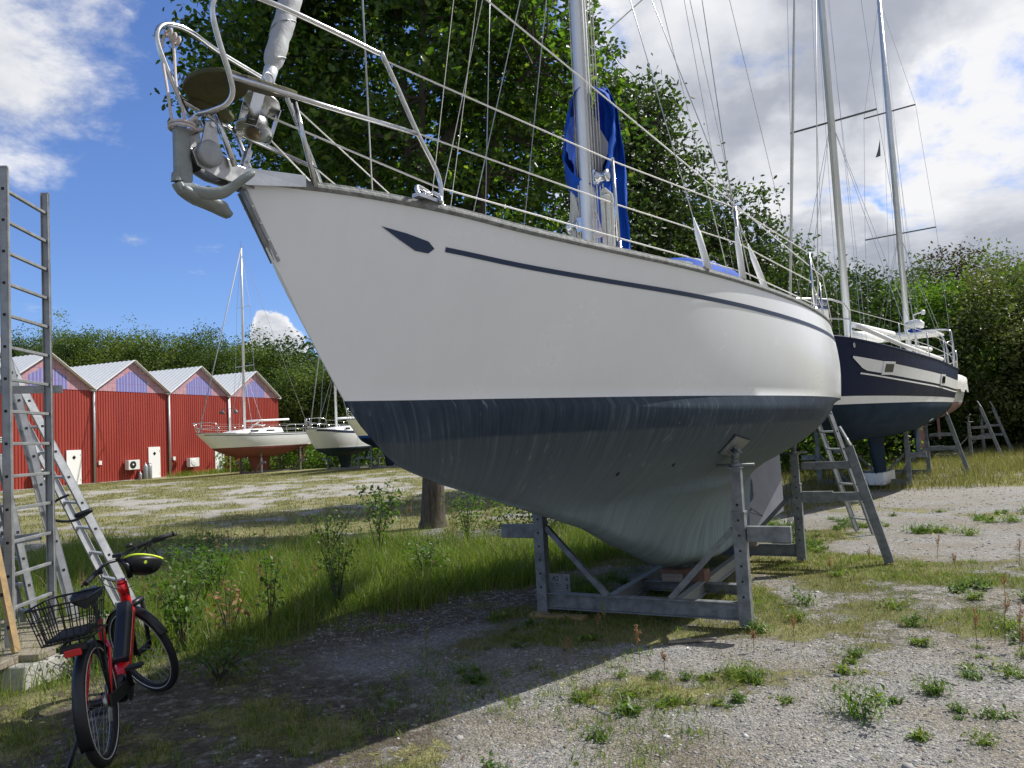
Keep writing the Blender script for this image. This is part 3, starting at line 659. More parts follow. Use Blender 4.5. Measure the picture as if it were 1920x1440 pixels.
mb.build('rudder_mark', 'black_plastic', boat)
# name on the sign hung on the pushpit: blue lettering on white
WM = boat.matrix_basis
sgn = thing('sale_sign', 'small white and blue sign hung on the stern rail of the nearest sailboat', 'sign', tuple(WM @ Vector((.80, 9.5, 3.05))), -R(33)+R(70))
MB().box((0, 0, .24), (.42, .008, .48)).build('board', 'white_paint', sgn)
MB().box((0, -.006, .40), (.42, .004, .14)).build('heading_band', 'navy_mark', sgn)
for yy, rz in ((-.0095, 0),):
    text_mesh('TILL SALU', .075, 'lettering', 'white_paint', sgn, Matrix.Translation((0, yy, .40)) @ Matrix.Rotation(PI/2, 4, 'X'))
# anchor (own thing) hanging in the roller
anc = thing('anchor', 'galvanised claw anchor lashed under the bow roller of the nearest sailboat', 'anchor', tuple(WM @ Vector((0, -.3, 2.86))), -R(33))
def AL(x, y, z): return (x, y+.3, z-2.86)
mb = MB()
prof = [(-.352, 3.225), (-.352, 2.985), (-.335, 2.94), (-.30, 2.93), (-.28, 2.965), (-.268, 2.99), (-.272, 3.12), (-.282, 3.215), (-.31, 3.235)]
mb.prism([(a+.3, b-2.86) for a, b in prof], (.0, 0, 0), (0, 1, 0), (0, 0, 1), .034)
mb.build('shank', 'anchor_galv', anc, bevel=.008)
def horn(path, wd, th):      # tapering blade swept along a path
    q = MB(); P = []; C = crv(path, 5); k = len(C)
    for i, p in enumerate(C):
        t = i/(k-1); w_ = ip(t, [j/(len(wd)-1) for j in range(len(wd))], wd); h = ip(t, [j/(len(th)-1) for j in range(len(th))], th)
        d = (C[min(i+1, k-1)]-C[max(i-1, 0)]).normalized(); sd_ = Vector((0, -.25, 1)); sd_ = (sd_-d*sd_.dot(d)).normalized(); nn = d.cross(sd_)
        P.append([tuple(p+sd_*w_*math.cos(a)+nn*h*math.sin(a)) for a in [2*PI*j/8 for j in range(8)]])
    q.grid(P, closed=True, sm=False); q.add(P[0], [tuple(range(8))]); q.add(P[-1], [tuple(range(8))]); return q
UPP = [(0, -.331, 2.97), (.02, -.285, 2.974), (.05, -.26, 2.958), (.08, -.212, 2.956), (.11, -.162, 2.974), (.14, -.111, 3.021), (.155, -.067, 3.053), (.157, -.047, 3.050)]
LOW = [(0, -.327, 2.926), (.01, -.302, 2.915), (.03, -.256, 2.907), (.06, -.199, 2.908), (.08, -.145, 2.928), (.12, -.109, 2.972), (.15, -.071, 3.015), (.157, -.050, 3.041)]
CU = [(.02, -.32, 2.955), (.04, -.25, 2.930), (.045, -.184, 2.920), (.038, -.117, 2.920), (.018, -.088, 2.898), (.006, -.060, 2.878)]; CL = [(0, -.324, 2.922), (0, -.263, 2.897), (0, -.199, 2.886), (0, -.151, 2.874), (0, -.105, 2.866), (0, -.070, 2.864)]
def fluke(up_, lo_, sg, bulge, name='fluke'):
    A = crv(up_, 3); B = crv(lo_, 3); q = MB(); P = []
    for p, o in zip(A, B):
        r_ = []
        for k in range(6):
            t = k/5; v = p.lerp(o, t); v = v+Vector((bulge*math.sin(PI*t), -.3*bulge*math.sin(PI*t), 0)); r_.append((sg*v.x, v.y+.3, v.z-2.86))
        P.append(r_)
    o_ = q.grid(P).build(name, 'anchor_galv', anc, solid=.018, sub=1); return o_
for sg in (1, -1): fluke(UPP, LOW, sg, .016); fluke(CU, CL, sg, .02)
horn([AL(0, -.345, 3.01), AL(0, -.338, 2.965), AL(0, -.315, 2.94), AL(0, -.28, 2.93)], [.02, .03, .03, .02], [.02, .026, .03, .02]).build('crown', 'anchor_galv', anc, bevel=.004)
lash = thing('lashing_rope', 'pink and white rope tying the anchor up to the bow pulpit', 'rope', tuple(WM @ Vector((0, -.3, 3.2))), -R(33))
q = MB()
def LL(x, y, z): return (x, y+.3, z-3.2)
q.tube(crv([LL(-.21, -.24, 3.79), LL(-.235, -.25, 3.70), LL(-.12, -.30, 3.45), LL(-.03, -.345, 3.3), LL(.0, -.355, 3.215)], 6), .007, 7)
q.tube(crv([LL(-.215, -.21, 3.785), LL(-.21, -.20, 3.70), LL(-.14, -.24, 3.5), LL(-.05, -.27, 3.34), LL(-.01, -.285, 3.24)], 6), .007, 7)
for k in range(3): q.ring(LL(-.212, -.225+.022*k, 3.785-.012*k), (0, 1, -.3), .021, .007, 14, 6)
for k in range(2): q.ring(LL(0, -.31, 3.225+.016*k), (0, 0, 1), .055, .007, 18, 6, flat=1)
q.tube(crv([LL(-.02, -.285, 3.25), LL(.02, -.25, 3.29), LL(-.02, -.23, 3.26), LL(.03, -.22, 3.24), LL(.0, -.27, 3.23)], 5), .009, 7)
q.build('rope_strands', 'rope_pink', lash)
# ------------------------------------------------------------------ ground
def vnoise(x, y, sc_, seed=0):
    x = np.asarray(x)/sc_; y = np.asarray(y)/sc_; xi = np.floor(x).astype(int); yi = np.floor(y).astype(int); xf = x-xi; yf = y-yi
    def h(a, b): v = np.sin(a*127.1+b*311.7+seed*74.7)*43758.5453; return v-np.floor(v)
    u = xf*xf*(3-2*xf); v = yf*yf*(3-2*yf)
    return (h(xi, yi)*(1-u)+h(xi+1, yi)*u)*(1-v)+(h(xi, yi+1)*(1-u)+h(xi+1, yi+1)*u)*v
def fbm(x, y, sc_, seed=0, o=4):
    r = 0; a = .5; t = 0
    for k in range(o): r = r+a*vnoise(x, y, sc_/2**k, seed+k*13); t += a; a *= .5
    return r/t
def sst(x, a, b): t = np.clip((x-a)/(b-a), 0, 1); return t*t*(3-2*t)
def strip(x, y):      # 1 inside the band of tall grass behind the cradle
    d = (x+3.5)*-.73+(y-5.0)*.68 + (fbm(x, y, 1.6, 5)-.5)*1.3
    far = 1-sst(y+ (fbm(x, y, 2.6, 9)-.5)*13, 11.5, 17.5)
    rgt = 1-sst(x-.30*y, -.6, 1.4)
    return sst(d, 0.1, .8)*far*np.maximum(rgt, 0)
def veg(x, y):        # 0 bare gravel .. 1 closed grass
    n = fbm(x, y, 1.7, 3); n2 = fbm(x, y, .55, 21); s = strip(x, y)
    v = (n-.5)*1.9+(n2-.5)*1.6
    base = -.02 + 0*x
    base = base-.24*sst(x-(-.9+.0*y), 0, 1.2)*(1-sst(y, 5.6, 6.8))                # near gravel on the right
    base = base+.30*sst(x-.35*y, -1.4, .6)*sst(y+(fbm(x, y, 1.2, 61)-.5)*2.2, 5.4, 7.0)*(1-sst(y+(fbm(x, y, 2, 62)-.5)*3, 8.4, 10.6)) # green band across the right
    base = base-.10*sst(x-.33*y, -.6, .6)*sst(y+(fbm(x, y, 2, 63)-.5)*2.5, 9.4, 12.0)*(1-sst(y+(fbm(x, y, 2, 64)-.5)*3, 16.0, 18.6))# gravel drive
    base = base+.75*sst(y, 17.2, 19.5)*sst(x, 2, 5)
    base = base+.60*sst(y, 12.5, 16)*(1-sst(x, 0, 5))+.5*np.exp(-((x-.35)/.9)**2-((y-5.3)/.55)**2)+.28*np.exp(-((x+.6)/1.5)**2-((y-4.9)/.8)**2)                               # dry field on the left
    lv = sst(y, 24, 27)*(1-sst(y, 39, 43))*(1-sst(x, -4, 2)); base = base-lv*.42*sst(fbm(x*.45, y, 3.2, 77), .42, .60)
    base = base+.5*sst(y, 43, 46)
    base = base+.9*s
    # under the boat: thin
    dd = np.abs((x-1.2)-.545*(y-6.5)); base = base+.12*(1-sst(dd, .8, 1.8))*sst(y, 6.5, 8)
    return np.clip(base+v+.18, 0, 1)
def gz(x, y): return .16*sst(np.asarray(y, float), 30, 48)+(fbm(x, y, 2.6, 8)-.5)*.05*sst(np.asarray(y, float), 2, 5)
rad = np.concatenate([[0], 2.2*1.0165**np.arange(330)]); rad = np.append(rad[rad < 460], [700, 1400, 2600]); ang = np.linspace(-PI*.5, PI*1.5, 261)[:-1]
# finer in front of the camera
ang = np.concatenate([np.linspace(R(40), R(140), 380, endpoint=False), np.linspace(R(140), R(400), 70, endpoint=False)])
rr, aa = np.meshgrid(rad, ang, indexing='ij'); X = rr*np.cos(aa); Y = rr*np.sin(aa); Z = gz(X, Y); Z[0, :] = Z[0, 0]
V = np.stack([X, Y, Z], -1).reshape(-1, 3); na = len(ang); nr = len(rad)
ii, jj = np.meshgrid(np.arange(nr-1), np.arange(na), indexing='ij'); j2 = (jj+1) % na
F = np.stack([ii*na+jj, (ii+1)*na+jj, (ii+1)*na+j2, ii*na+j2], -1).reshape(-1, 4)
me = bpy.data.meshes.new('ground'); me.vertices.add(len(V)); me.vertices.foreach_set('co', V.astype(np.float32).ravel()); me.loops.add(F.size); me.loops.foreach_set('vertex_index', F.astype(np.int32).ravel())
me.polygons.add(len(F)); me.polygons.foreach_set('loop_start', np.arange(0, F.size, 4, dtype=np.int32)); me.polygons.foreach_set('loop_total', np.full(len(F), 4, np.int32)); me.polygons.foreach_set('use_smooth', np.ones(len(F), bool)); me.update(calc_edges=True)
at = me.attributes.new('veg', 'FLOAT', 'POINT'); at.data.foreach_set('value', veg(X, Y).astype(np.float32).ravel())
lush = np.clip(strip(X, Y)+.55*sst(X-.35*Y, -1.2, .8)*sst(Y, 5.5, 6.6)*(1-sst(Y, 8, 10)), 0, 1)
at = me.attributes.new('lush', 'FLOAT', 'POINT'); at.data.foreach_set('value', lush.astype(np.float32).ravel())
soil = sst(fbm(X, Y, 2.2, 41)+.22*(1-sst((X+1.2)*.66+(Y-4.5)*-.75, -.6, 1.6))-.1, .42, .62)*(1-sst(Y, 8.5, 11))*(1-sst(X, .2, 1.6))
at = me.attributes.new('soil', 'FLOAT', 'POINT'); at.data.foreach_set('value', soil.astype(np.float32).ravel())
mt = bpy.data.materials.new('ground'); mt.use_nodes = True; t = NT(mt.node_tree)
pos = t.n('ShaderNodeNewGeometry').outputs['Position']
va = t.n('ShaderNodeAttribute', attribute_name='veg').outputs['Fac']; lu = t.n('ShaderNodeAttribute', attribute_name='lush').outputs['Fac']; so_ = t.n('ShaderNodeAttribute', attribute_name='soil').outputs['Fac']
wp = t.n('ShaderNodeVectorMath', operation='ADD', i_0=pos, i_1=t.n('ShaderNodeVectorMath', operation='SCALE', i_0=t.noise(pos, 14, 2, .5, out=1), i_3=.03).outputs[0]).outputs[0]
v1 = t.n('ShaderNodeTexVoronoi', i_Vector=wp, i_Scale=52.); v2 = t.n('ShaderNodeTexVoronoi', i_Vector=wp, i_Scale=130.); v3 = t.n('ShaderNodeTexVoronoi', i_Vector=pos, i_Scale=9.)
def cellv(v): return t.n('ShaderNodeSeparateColor', i_0=v.outputs['Color']).outputs[0]
g1 = t.ramp(cellv(v1), [(0, (.11, .11, .115)), (.35, (.215, .21, .20)), (.7, (.345, .33, .30)), (.95, (.46, .445, .41)), (1, (.62, .61, .58))])
g2 = t.ramp(cellv(v2), [(0, (.10, .10, .11)), (.5, (.235, .23, .215)), (1, (.44, .42, .385))])
big = t.smooth(cellv(v3), .72, .78)
g = t.mix(t.math('MULTIPLY_ADD', t.noise(pos, 5, 3, .6), .9, .0), g2, g1)
g = t.mix(t.smooth(t.noise(pos, .9, 5, .6), .36, .66), t.mix(1., g, (.86, .79, .68), 'MULTIPLY'), g)
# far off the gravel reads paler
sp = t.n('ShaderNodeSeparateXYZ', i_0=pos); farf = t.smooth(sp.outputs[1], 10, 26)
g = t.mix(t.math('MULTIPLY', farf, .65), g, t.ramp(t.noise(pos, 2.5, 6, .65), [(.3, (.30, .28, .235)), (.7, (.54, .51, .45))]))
dirt = t.ramp(t.noise(pos, 22, 6, .7), [(.3, (.050, .040, .028)), (.55, (.105, .087, .063)), (.72, (.19, .165, .13))])
mss = t.noise(pos, 8, 5, .65); g = t.mix(t.math('MULTIPLY', so_, t.smooth(mss, .30, .52)), g, dirt)
grn = t.noise(pos, 60, 3, .7); gn2 = t.noise(pos, 1.1, 5, .62)
dry = t.ramp(t.math('ADD', t.math('MULTIPLY', grn, .5), t.math('MULTIPLY', gn2, .5)), [(.32, (.09, .11, .03)), (.46, (.19, .19, .07)), (.58, (.32, .285, .14)), (.72, (.43, .38, .22))])
lsh = t.ramp(t.math('ADD', t.math('MULTIPLY', grn, .55), t.math('MULTIPLY', gn2, .45)), [(.35, (.02, .035, .006)), (.55, (.045, .075, .014)), (.72, (.09, .12, .03))])
gc = t.mix(t.math('MULTIPLY', lu, .85), dry, lsh)
edge = t.math('ADD', va, t.math('MULTIPLY', t.math('SUBTRACT', t.noise(pos, 6, 8, .78), .5), 2.1))
f = t.smooth(edge, .38, .64)
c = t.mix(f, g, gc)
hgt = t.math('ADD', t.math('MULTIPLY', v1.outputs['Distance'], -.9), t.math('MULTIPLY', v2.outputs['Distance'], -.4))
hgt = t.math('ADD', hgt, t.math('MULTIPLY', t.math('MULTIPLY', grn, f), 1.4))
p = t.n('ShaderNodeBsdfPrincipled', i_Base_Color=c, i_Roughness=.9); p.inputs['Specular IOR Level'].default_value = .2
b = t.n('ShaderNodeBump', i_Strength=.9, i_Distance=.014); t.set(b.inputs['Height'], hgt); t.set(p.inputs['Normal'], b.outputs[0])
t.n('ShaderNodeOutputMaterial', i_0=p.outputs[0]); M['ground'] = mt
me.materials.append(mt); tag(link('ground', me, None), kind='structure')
# ------------------------------------------------------------------ cradles
def wv(x, y, z): return Vector((x, y, z))
def channel(mb, p, q, h, d, t_, up=(0, 0, 1)):       # I-beam between p and q, p/q on its centre line
    p = Vector(p); q = Vector(q); U = Vector(up)
    mb.bar(p, q, t_, h-.02, up); mb.bar(p+U*(h/2-.006), q+U*(h/2-.006), d, .012, up); mb.bar(p-U*(h/2-.006), q-U*(h/2-.006), d, .012, up)
def pad(mb, p, nrm, w_=.30, h=.2):
    nrm = Vector(nrm).normalized(); u = Vector((0, 1, 0)); v = nrm.cross(u).normalized(); u = v.cross(nrm)
    rm = Matrix((u, v, nrm)).transposed(); return rm
def post(par, x, y, ph, jz, sg, hull_n, stub=.78, mt='galv', fold=False, simple=False):
    q = MB(); q.box((x, y, ph*.36), (.105, .105, ph*.72)); q.box((x, y, ph*.80), (.09, .09, ph*.4)); q.box((x, y, ph*.72), (.118, .118, .02)); q.box((x, y, ph+.006), (.11, .11, .012))
    if not simple:
        for k in range(7): q.lathe((x, y-.052, .25+k*.13), (0, -1, 0), [(0, .011), (.003, .011)], 8, 1)
    po = q.build('post', [mt, 'dark_hole'], par, bevel=.004)
    q = MB()
    if stub: q.box((x+sg*.24, y, stub), (.36, .08, .13)); q.build('side_arm', mt, par, bevel=.004)
    q = MB(); q.tube([(x, y, ph), (x, y, jz-.05)], .028, 12)
    for k in range(int((jz-ph-.08)/.014)): q.ring((x, y, ph+.04+.014*k), (0, 0, 1), .028, .004, 14, 5)
    q.lathe((x, y, ph+.012), (0, 0, 1), [(0, .05), (.03, .048), (.035, .03)], 14); q.tube([(x-.16, y, ph+.03), (x+.16, y, ph+.03)], .012, 8); q.build('screw_jack', mt, par)
    n = Vector(hull_n).normalized(); u = Vector((0, 1, 0)); v = n.cross(u).normalized(); u = v.cross(n); rm = Matrix((u, v, n)).transposed(); c = Vector((x, y, jz))
    q = MB(); q.box(c-n*.012, (.32, .20, .012), 0, rm); q.box(c-n*.045, (.10, .012, .07), 0, rm); q.box(c-n*.045+v*.05, (.10, .012, .07), 0, rm); q.tube([(x, y, jz-.12), c-n*.03], .03, 10)
    pd = q.build('pad_plate', mt, par); MB().box(c+n*.006, (.36, .22, .022), 0, rm).build('rubber_pad', 'rubber', pd, bevel=.004)
def plate(par, x, y, z, rz=0., mirror=False, lt='dark_hole'):
    q = MB(); q.box((x, y, z), (.23, .006, .17), 0); pl = q.build('number_plate', 'galv', par, bevel=.002)
    for txt, dx_, dz_, s_ in (('A2', -.035, .038, .062), ('6', .085, .038, .062), ('T', .085, -.04, .062)):
        text_mesh(txt, s_, 'plate_lettering', lt, pl, Matrix.Translation((x+dx_, y-.0045, z+dz_)) @ Matrix.Rotation(PI/2, 4, 'X'))
        text_mesh(txt, s_, 'plate_lettering', lt, pl, Matrix.Translation((x+dx_, y+.0045, z+dz_)) @ Matrix.Rotation(PI/2, 4, 'X'))
    for k in range(3):
        q = MB(); q.tube([(x-.09+.012*j, y-.004, z-.012-.022*k+.006*math.sin(j*1.3)) for j in range(11)], .0025, 4); q.build('wave_mark', lt, pl)
def cradle(name, label, loc, rz, W=1.92, L=3.37, posts=None, simple=False, legs=(), group='steel boat cradles', plates=()):
    """local X across the boat, Y along it; front beam at y=0"""
    c = thing(name, label, 'boat cradle', loc, rz, group); h = W/2
    for y in (0, L):
        q = MB(); channel(q, (-h, y, .12), (h, y, .12), .15, .08, .012)
        if not simple:
            for xx in (-.45, -.1, .3):
                for zz in (.075, .165): q.lathe((xx, y-.007, zz), (0, -1, 0), [(0, .013), (.008, .012)], 6)
        q.build('cross_beam', 'galv', c)
    for x in (-.33, .33):
        q = MB(); channel(q, (x, .05, .10), (x, L-.05, .10), .13, .07, .01); q.build('side_beam', 'galv_light', c)
    for sg in (-1, 1):
        for k, y in enumerate((0, L)):
            ph, jz, nn = posts[(k, sg)]; post(c, sg*h, y, ph, jz, sg, nn, simple=simple, stub=.78)
            q = MB(); q.bar((sg*(h-.06), y, .82), (sg*(h-.66), y, .19), .05, .05, up=(0, 1, 0)); q.build('brace', 'galv', c)
    for x, y, ang_, hh in legs:        # splayed side leg with two rungs
        q = MB(); q.bar((x+.98, y+.0, 0), (x+.98-hh*math.tan(ang_), y, hh), .105, .09, up=(0, 1, 0)); q.build('side_leg', 'galv', c, bevel=.004)
        q = MB(); q.box((x+.42, y, .78), (.74, .07, .10)); q.build('side_arm', 'galv', c); q = MB(); q.box((x+.36, y, 1.16), (.56, .06, .09)); q.build('side_arm', 'galv', c)
        q = MB(); xx = x+.98-hh*math.tan(ang_); q.tube([(xx, y, hh), (xx-.02, y, hh+.1)], .025, 8); q.box((xx-.03, y, hh+.13), (.02, .2, .26), 0, Matrix.Rotation(R(-25), 3, 'Y')); q.build('spare_pad', 'galv_light', c)
    for a in plates: plate(c, *a)
    return c
hn = (-.55, 0, .85)
def slope_n(sg): return (-sg*.62, 0, .80)
px = {(0, 1): (1.42, 1.60, slope_n(1)), (0, -1): (1.42, 1.60, slope_n(-1)), (1, 1): (1.40, 1.62, slope_n(1)), (1, -1): (1.40, 1.62, slope_n(-1))}
c1 = cradle('boat_cradle', 'galvanised steel cradle under the nearest white sailboat, tall screw post in front of its keel', (1.05, 7.16, .03), -R(28), posts={(0, 1): (1.34, 1.535, (-.68, .2, .71)), (0, -1): (1.30, 1.485, (.67, .09, .74)), (1, 1): (1.30, 1.49, (-.43, -.15, .89)), (1, -1): (1.6, 1.80, (.79, -.27, .55))}, legs=[(.96, 3.37, R(14), 1.38)],
            plates=[(-.79, .0, .29), (.74, 3.30, .29)])
q = MB()          # chain hanging by the rear post
for a, (x0, z0, z1) in enumerate([(.90, 1.0, .25), (.84, .95, .28), (.86, .6, .2)]):
    n_ = int((z0-z1)/.028)
    for k in range(n_): q.ring((x0+.006*math.sin(k), 3.28+.03*a, z0-.028*k), (1, 0, 0) if k % 2 else (0, 1, 0), .012, .0035, 8, 4)
for k in range(26): q.ring((.45+.12*math.sin(k*1.9)*math.cos(k), 3.15+.07*math.cos(k*1.3), .30+.03*math.sin(k*2.7)), (math.sin(k), math.cos(k*1.7), math.sin(k*2.1)+.2), .02, .005, 8, 4)
q.build('chain', 'lamp_grey', c1)
def keelblock(name, label, x, y, z, rz, dims, mt_='wood_block'):
    t_ = thing(name, label, 'wooden block', (x, y, 0), rz)
    MB().box((0, 0, z), dims).build('timber', mt_, t_, bevel=.006); return t_
kb = keelblock('keel_block', 'worn red-brown timber block carrying the keel of the nearest boat', 1.68, 8.05, .235, -R(30), (.46, .2, .12))
MB().box((-.1, -.115, .22), (.22, .012, .08)).build('splintered_face', 'grey_wood', kb)
q = MB(); channel(q, (-.6, 0, .115), (.6, 0, .115), .10, .10, .012); q.build('cross_bearer', 'galv', kb)
kb2 = keelblock('keel_block', 'dark timber packing under the rear of the nearest keel', 2.75, 9.9, .26, -R(30), (.5, .2, .09), 'grey_wood')
tag(MB().box((0, 0, 0), (.55, .12, .03)).build('shim_board', 'rail_yellow', None), 'thin yellowish wooden shim under the left foot of the nearest cradle', 'board').location = (.32, 7.42, .03)
bpy.data.objects['shim_board'].rotation_euler = (0, 0, -R(28))
tag(MB().bar((-.2, 0, 0), (.2, .03, .0), .03, .012).build('wood_lath', 'grey_wood', None), 'short pale wooden lath lying on gravel beside the nearest cradle', 'wooden lath').location = (1.35, 6.35, .025)
# ------------------------------------------------------------------ ladders
def ladder(name, label, foot, lean, width, L, n, mt='alu', rail=(.065, .025), z_up=None, group=None, d0=.25, sp=.28, holes=True):
    """foot = point midway between the feet; lean = unit vector up the ladder; width = vector from one rail to the other"""
    foot = Vector(foot); lean = Vector(lean).normalized(); wd = Vector(width); wn = wd.normalized(); t_ = thing(name, label, 'ladder', tuple(foot), 0, group)
    dn = lean.cross(wn).normalized()
    for sg in (-.5, .5):
        q = MB(); a = wd*sg; rm = Matrix((wn, lean, dn)).transposed()
        q.box(a+lean*L/2, (rail[1], L, rail[0]), 0, rm)
        for e in (-1, 1): q.box(a+lean*L/2+dn*e*(rail[0]/2-.003)-wn*(math.copysign(1, sg)*.008), (rail[1]+.016, L-.002, .006), 0, rm)
        if holes:
            for k in range(n): q.box(a+lean*(d0+sp*k)+wn*math.copysign(rail[1]/2+.001, sg), (.004, .022, .022), 1, rm)
        q.box(a+lean*(L+.008), (rail[1]+.006, .016, rail[0]+.006), 0, rm); q.build('rail', [mt, 'dark_hole'], t_)
    for k in range(n):
        q = MB(); rm = Matrix((wn, lean, dn)).transposed(); q.box(lean*(d0+sp*k), (wd.length-.02, .026, .03), 0, rm); q.build('rung', mt, t_, bevel=.003)
    return t_
ladder('ladder', 'aluminium ladder leaning against the stern of the nearest white sailboat', (5.22, 11.78, .02), (-.98*.6, -.2*.6, 1.93), (.09, -.37, 0), 3.3, 11, d0=.22)
# platform with its stack of ladders on the left
ph_ = .27
blk = tag(MB().add([(-6.2, 6.15, 0), (-3.86, 6.02, 0), (-3.72, 6.45, 0), (-6.0, 6.75, 0), (-6.2, 6.2, .17), (-3.88, 6.08, .17), (-3.76, 6.45, .17), (-6.0, 6.75, .17)], [(0, 1, 5, 4), (1, 2, 6, 5), (2, 3, 7, 6), (3, 0, 4, 7), (4, 5, 6, 7)]).build('concrete_block', 'concrete', None, bevel=.012), 'rough cracked concrete block carrying the front of the plank platform', 'concrete block')
plat = thing('plank_platform', 'low platform of weathered wooden planks under the ladders', 'platform', (-4.6, 7, .17))
for k, (y0, y1, xe, dz_) in enumerate([(5.98, 6.2, -4.02, 0), (6.21, 6.43, -3.86, .012), (6.45, 6.68, -3.95, .004), (6.70, 6.92, -3.88, .01), (6.94, 7.16, -3.92, 0), (7.18, 7.4, -3.85, .006), (7.42, 7.64, -3.9, .0)]):
    MB().add([(-7, y0+.05, 0), (xe, y0, 0), (xe+.01, y1, 0), (-7, y1+.05, 0), (-7, y0+.05, .055), (xe, y0, .055), (xe+.01, y1, .055), (-7, y1+.05, .055)], [(0, 1, 5, 4), (1, 2, 6, 5), (2, 3, 7, 6), (3, 0, 4, 7), (4, 5, 6, 7), (3, 2, 1, 0)]).build('plank', 'grey_wood', plat, world=True, bevel=.006).location.z += .0
for o in plat.children: o.location = (0, 0, .17+.002)
plat2 = MB(); plat2.box((-5.2, 7.45, .085), (2.4, .2, .17)); tag(plat2.build('timber_bearer', 'grey_wood', None), 'dark timber bearer under the rear of the plank platform', 'timber beam')
ladder('ladder', 'tall grey vertical ladder standing nearest on the plank platform', (-4.245, 6.75, .25), (-.012, .01, 1), (-.08, .72, 0)[:3], 4.02, 14, mt='alu_dark', d0=.3, sp=.272)
# long ladder seen edge-on leaning up to the left, with a bicycle lock
ladder('ladder', 'long light aluminium ladder leaning left behind the bicycle, with a lock hanging on it', (-3.80, 7.75, .0), (-1.34, .05, 2.66), (-.34, .30, 0), 5.2, 17, d0=.32, sp=.29, rail=(.075, .028))
ladder('ladder', 'white ladder on the platform behind the tall grey one, foot by the basket', (-4.32, 7.5, .25), (-.50, .0, 2.0), (-.20, .25, 0), 2.6, 9, mt='alu', d0=.2, sp=.28)
ladder('ladder', 'short narrow aluminium step ladder low down behind the yellowish rail', (-4.62, 7.3, .25), (-.32, -.05, 1.7), (-.22, .12, 0), 1.6, 6, mt='galv_light', d0=.12, sp=.25)
ladder('ladder', 'stout grey ladder at the frame edge with a rope round its rail', (-4.75, 6.9, .25), (-.03, .02, 1), (-.45, .4, 0), 2.5, 8, mt='galv', d0=.2, sp=.3)
ld = thing('single_rail', 'rusty yellowish punched metal rail standing alone at the platform front', 'metal rail', (-4.08, 6.28, .24))
q = MB(); q.bar((0, 0, 0), (-.30, .0, 1.55), .03, .075, up=(0, 1, 0))
for k in range(6): q.box((-.30*(.2+.26*k)/1.55, -.039, .2+.26*k), (.022, .004, .03), 1)
q.build('rail', ['rail_yellow', 'dark_hole'], ld, bevel=.004)
q = MB(); q.bar((-4.72, 7.0, 2.42), (-4.25, 7.25, 2.42), .05, .07); tag(q.build('cross_bar', 'galv_light', None), 'short pale metal bar tied high between the ladders', 'metal bar')
q = MB(); q.bar((-4.9, 6.9, 1.02), (-4.32, 7.0, 1.08), .03, .075); tag(q.build('cross_bar', 'galv_light', None), 'grey metal strap lying waist high across the ladders', 'metal bar')
q = MB()
for k in range(3): q.ring((-4.44, 6.62, 1.93+.018*k), (0, .0, 1), .075, .009, 18, 6)
q.tube(crv([(-4.5, 6.6, 1.95), (-4.58, 6.62, 2.05), (-4.56, 6.6, 2.2), (-4.6, 6.6, 2.4)], 5), .009, 6)
tag(q.build('rope', 'rope', None), 'pale rope wound round the grey ladder at the frame edge', 'rope')
q = MB(); c0 = Vector((-4.42, 7.62, 1.22))
q.tube(crv([c0+Vector((.25, -.05, .02)), c0+Vector((.1, -.08, -.06)), c0+Vector((-.07, -.1, -.05)), c0+Vector((-.14, -.1, .03)), c0+Vector((-.09, -.08, .13)), c0+Vector((.03, -.05, .19))], 6), .013, 8)
q.tube([c0+Vector((.10, -.06, -.02)), c0+Vector((.25, -.05, .03))], .024, 8)
tag(q.build('bike_lock', 'black_plastic', None), 'black curved bicycle lock hung on the leaning ladder', 'bicycle lock')
